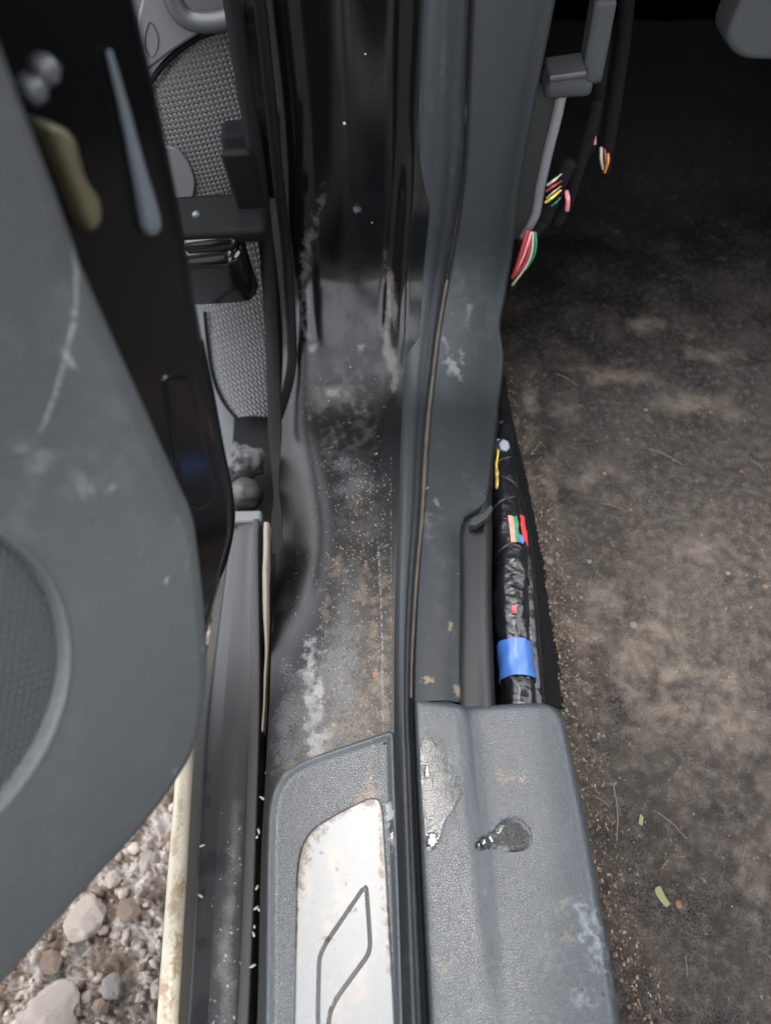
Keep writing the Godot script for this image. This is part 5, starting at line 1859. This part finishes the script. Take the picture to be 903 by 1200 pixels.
# ---------------------------------------------------------------- small loose things
func make_bits():
	# white grains in the groove and on the rocker cover
	var order := ["topmost white grain, first", "second white grain", "long curved white grain, third", "fourth white grain", "small fifth white grain", "sixth white grain", "white grain left of a pair, seventh", "white grain right of a pair, eighth", "smallest white grain, ninth", "tenth white grain", "lowest white grain, last"]
	var nth := 0
	for q in [[312, 905, 0.9, 0.2], [313, 919, 1.0, 0.0], [308, 936, 1.9, -1.0], [303, 974, 1.3, -0.3], [301, 981, 0.7, 0.5], [301, 1040, 1.1, 0.5], [300, 1064, 1.2, 1.0], [303, 1066, 0.9, -0.7], [298, 1086, 0.6, 0.0], [297, 1095, 1.1, -0.4], [296, 1132, 1.4, 1.2], [237, 991, 1.3, 1.3], [235, 1050, 1.2, -1.0]]:
		var e := on(q[0], q[1], -0.008)
		var p := P(e.x, e.y, -0.008)
		if q[0] < 290:
			e = on(q[0], q[1], -0.024)
			p = P(e.x, e.y, -0.024)
		var sh := Shape.new()
		var d: Vector3 = Vector3(sin(q[3]), 0, -cos(q[3])) * 0.0013 * float(q[2])
		sh.tube(curve([p - d, p + Vector3(0.0002, 0.0004, 0), p + d], 8), [0.0004, 0.0006, 0.0007, 0.0008, 0.0008, 0.0007, 0.0006, 0.0004], 8)
		if q[0] < 290: single("white_grain", sh, M.white_grain, "white grain lying on the rocker cover, %s" % ("nearer the door" if q[1] < 1020 else "farther down the cover"), "grain")
		else:
			single("white_grain", sh, M.white_grain, "%s from the top in the black groove" % order[nth], "grain", "white grains in the groove")
			nth += 1
	# straws on the carpet
	for q in [[718, 918, 722, 985, 0.0011, "longest upright straw on the carpet beside the sill cover"], [694, 932, 714, 946, 0.0009, "short slanting straw at the edge of the sill cover"], [770, 952, 803, 982, 0.0007, "thin pale slanting straw right of the upright straw"], [775, 1018, 782, 1008, 0.0008, "bent straw bit above the yellow leaf"], [868, 1010, 875, 990, 0.0007, "pale straw at the right edge of the carpet"], [645, 663, 664, 684, 0.0007, "curved pale stalk near the carpet's cut border"], [758, 525, 800, 545, 0.0008, "pale stalk lying across the middle of the carpet"], [880, 540, 895, 552, 0.0008, "greenish stalk at the right edge, high on the carpet"], [752, 444, 758, 452, 0.0009, "stubby pale straw high on the carpet"], [652, 438, 676, 452, 0.0007, "crooked fine stalk near the top of the brown dirt"], [621, 443, 627, 434, 0.001, "short straw near the shaded top of the carpet"], [805, 1145, 803, 1120, 0.0006, "fine hair of straw low on the carpet"], [705, 590, 735, 600, 0.0006, "faint straw left of the carpet's middle"]]:
		var a := at(q[0], q[1], -0.0725)
		var b := at(q[2], q[3], -0.072)
		var m := (a + b) * 0.5 + Vector3((b - a).z, 0, -(b - a).x) * 0.04 + Vector3(0, 0.001, 0)
		var sh := Shape.new()
		sh.tube(curve([a, m, b], 14), q[4] * 0.5, 6)
		single("straw", sh, M.straw, q[5], "straw", "straw bits on the carpet")
	# yellow leaf scrap
	var lf := PackedVector2Array()
	for q in [[766, 1041], [772, 1038], [776, 1047], [780, 1055], [784, 1060], [779, 1064], [772, 1056], [767, 1048]]:
		var e := at(q[0], q[1], -0.073)
		lf.append(Vector2(e.x, e.z))
	var sh := Shape.new()
	sh.plate(func(p: Vector2, h: float): return Vector3(p.x, -0.0722 + h + 0.15 * absf(p.x - lf[0].x), p.y), Shape.rounded(lf, 0.001, 3), [[0, 0], [0, 0.0004], [0.0002, 0.0006]])
	single("leaf_scrap", sh, M.dry_leaf, "yellowish torn leaf scrap on the lower part of the carpet", "leaf")
	lf = PackedVector2Array()
	for q in [[749, 954], [753, 958], [752, 968], [747, 966]]:
		var e := at(q[0], q[1], -0.073)
		lf.append(Vector2(e.x, e.z))
	sh = Shape.new()
	sh.plate(func(p: Vector2, h: float): return Vector3(p.x, -0.0722 + h, p.y), lf, [[0, 0], [0, 0.0005], [0.0002, 0.0007]])
	single("leaf_scrap", sh, M.dry_leaf, "smaller leaf scrap above the yellowish torn one on the carpet", "leaf")
	# crumbs that stand out
	for q in [[742, 733, 4.5, "stone_pale", "largest pale crumb in the middle of the carpet"], [896, 688, 3.4, "orange_crumb", "orange crumb at the right edge of the carpet"], [643, 658, 5.0, "stone_pale", "pale crumb with a stalk beside the carpet's cut border"], [690, 658, 3.0, "stone_pale", "small pale crumb on the upper left of the carpet"], [852, 672, 3.0, "stone_pale", "small white crumb left of the orange crumb"], [756, 480, 2.8, "stone_pale", "white crumb high on the carpet in a brown stain"], [832, 483, 2.6, "stone_pale", "white crumb right of the brown stain high on the carpet"], [795, 1060, 3.6, "orange_crumb", "pinkish crumb beside the yellow leaf scrap"], [708, 555, 2.8, "stone_pale", "pale crumb left of the carpet's middle, above the faint straw"], [851, 598, 3.4, "stone_brown", "tan crumb right of the carpet's middle"], [868, 552, 2.6, "orange_crumb", "orange speck next to the greenish stalk"], [735, 515, 2.4, "stone_pale", "pale speck above the stalk across the carpet"], [680, 700, 2.4, "stone_pale", "pale speck low beside the carpet's cut border"]]:
		var p := at(q[0], q[1], -0.0722)
		var r: float = q[2] * 0.00072
		var o := single("crumb", lump(r, Vector3(1, 0.7, 1.1), int(q[0]), 0.4, 4), M[q[3]], q[4], "crumb", "loose crumbs on the carpet")
		o.position = p
	# uncountable grit on the carpet and on the dusty sill
	var grit := func(n: int, called: String, label: String, place: Callable):
		var mm := MultiMesh.new()
		mm.transform_format = MultiMesh.TRANSFORM_3D
		mm.use_colors = true
		var l := lump(1.0, Vector3(1, 0.6, 1), 15, 0.4, 4)
		mm.mesh = l.mesh()
		mm.instance_count = n
		for i in n:
			var q: Array = place.call()
			var b := Basis.from_euler(Vector3(rng.randf() * 0.6, rng.randf() * 6, rng.randf() * 0.6)).scaled(Vector3(q[1], q[1] * 0.7, q[1] * rng.randf_range(0.8, 2.2)))
			mm.set_instance_transform(i, Transform3D(b, q[0]))
			mm.set_instance_color(i, q[2])
		var mi := MultiMeshInstance3D.new()
		mi.name = called
		mi.multimesh = mm
		mi.material_override = M.grit
		mi.set_meta("kind", "stuff")
		mi.set_meta("label", label)
		mi.set_meta("category", "grit")
		add_child(mi)
	var border := []
	for q in [[1300, 752], [1200, 735], [1000, 688], [815, 652], [720, 640], [620, 625], [520, 604], [460, 590]]:
		var e := at(q[1], q[0], -0.08)
		border.append([-e.z, e.x])
	grit.call(1500, "carpet_grit", "sandy grit and plant bits strewn over the carpet along the sill", func():
		var zz := rng.randf_range(-0.04, 0.52)
		var near := rng.randf() < 0.62
		var x := knots(border, zz) + (0.001 + 0.022 * pow(rng.randf(), 1.6) if near else 0.36 * rng.randf())
		var t := rng.randf()
		var col := Color(0.13, 0.09, 0.06) if t < 0.55 else (Color(0.2, 0.17, 0.135) if t < 0.8 else Color(0.07, 0.045, 0.03))
		return [Vector3(x, -0.0725 if near else -0.0758, -zz), rng.randf_range(0.0003, 0.0009) * (1.0 if near else 0.8), col])
	grit.call(1900, "sill_grit", "brown grit scattered on the dusty painted sill above the scuff plate", func():
		var v := lerpf(885, 540, pow(rng.randf(), 1.5))
		var e := on(clampf(rng.randfn(425, 26), 345, 458), v)
		var t := rng.randf()
		var col := Color(0.12, 0.075, 0.045) if t < 0.6 else (Color(0.17, 0.14, 0.11) if t < 0.85 else Color(0.06, 0.035, 0.025))
		return [P(e.x, e.y, sill_lift(e.x, e.y) + 0.0001), rng.randf_range(0.0002, 0.00055), col])
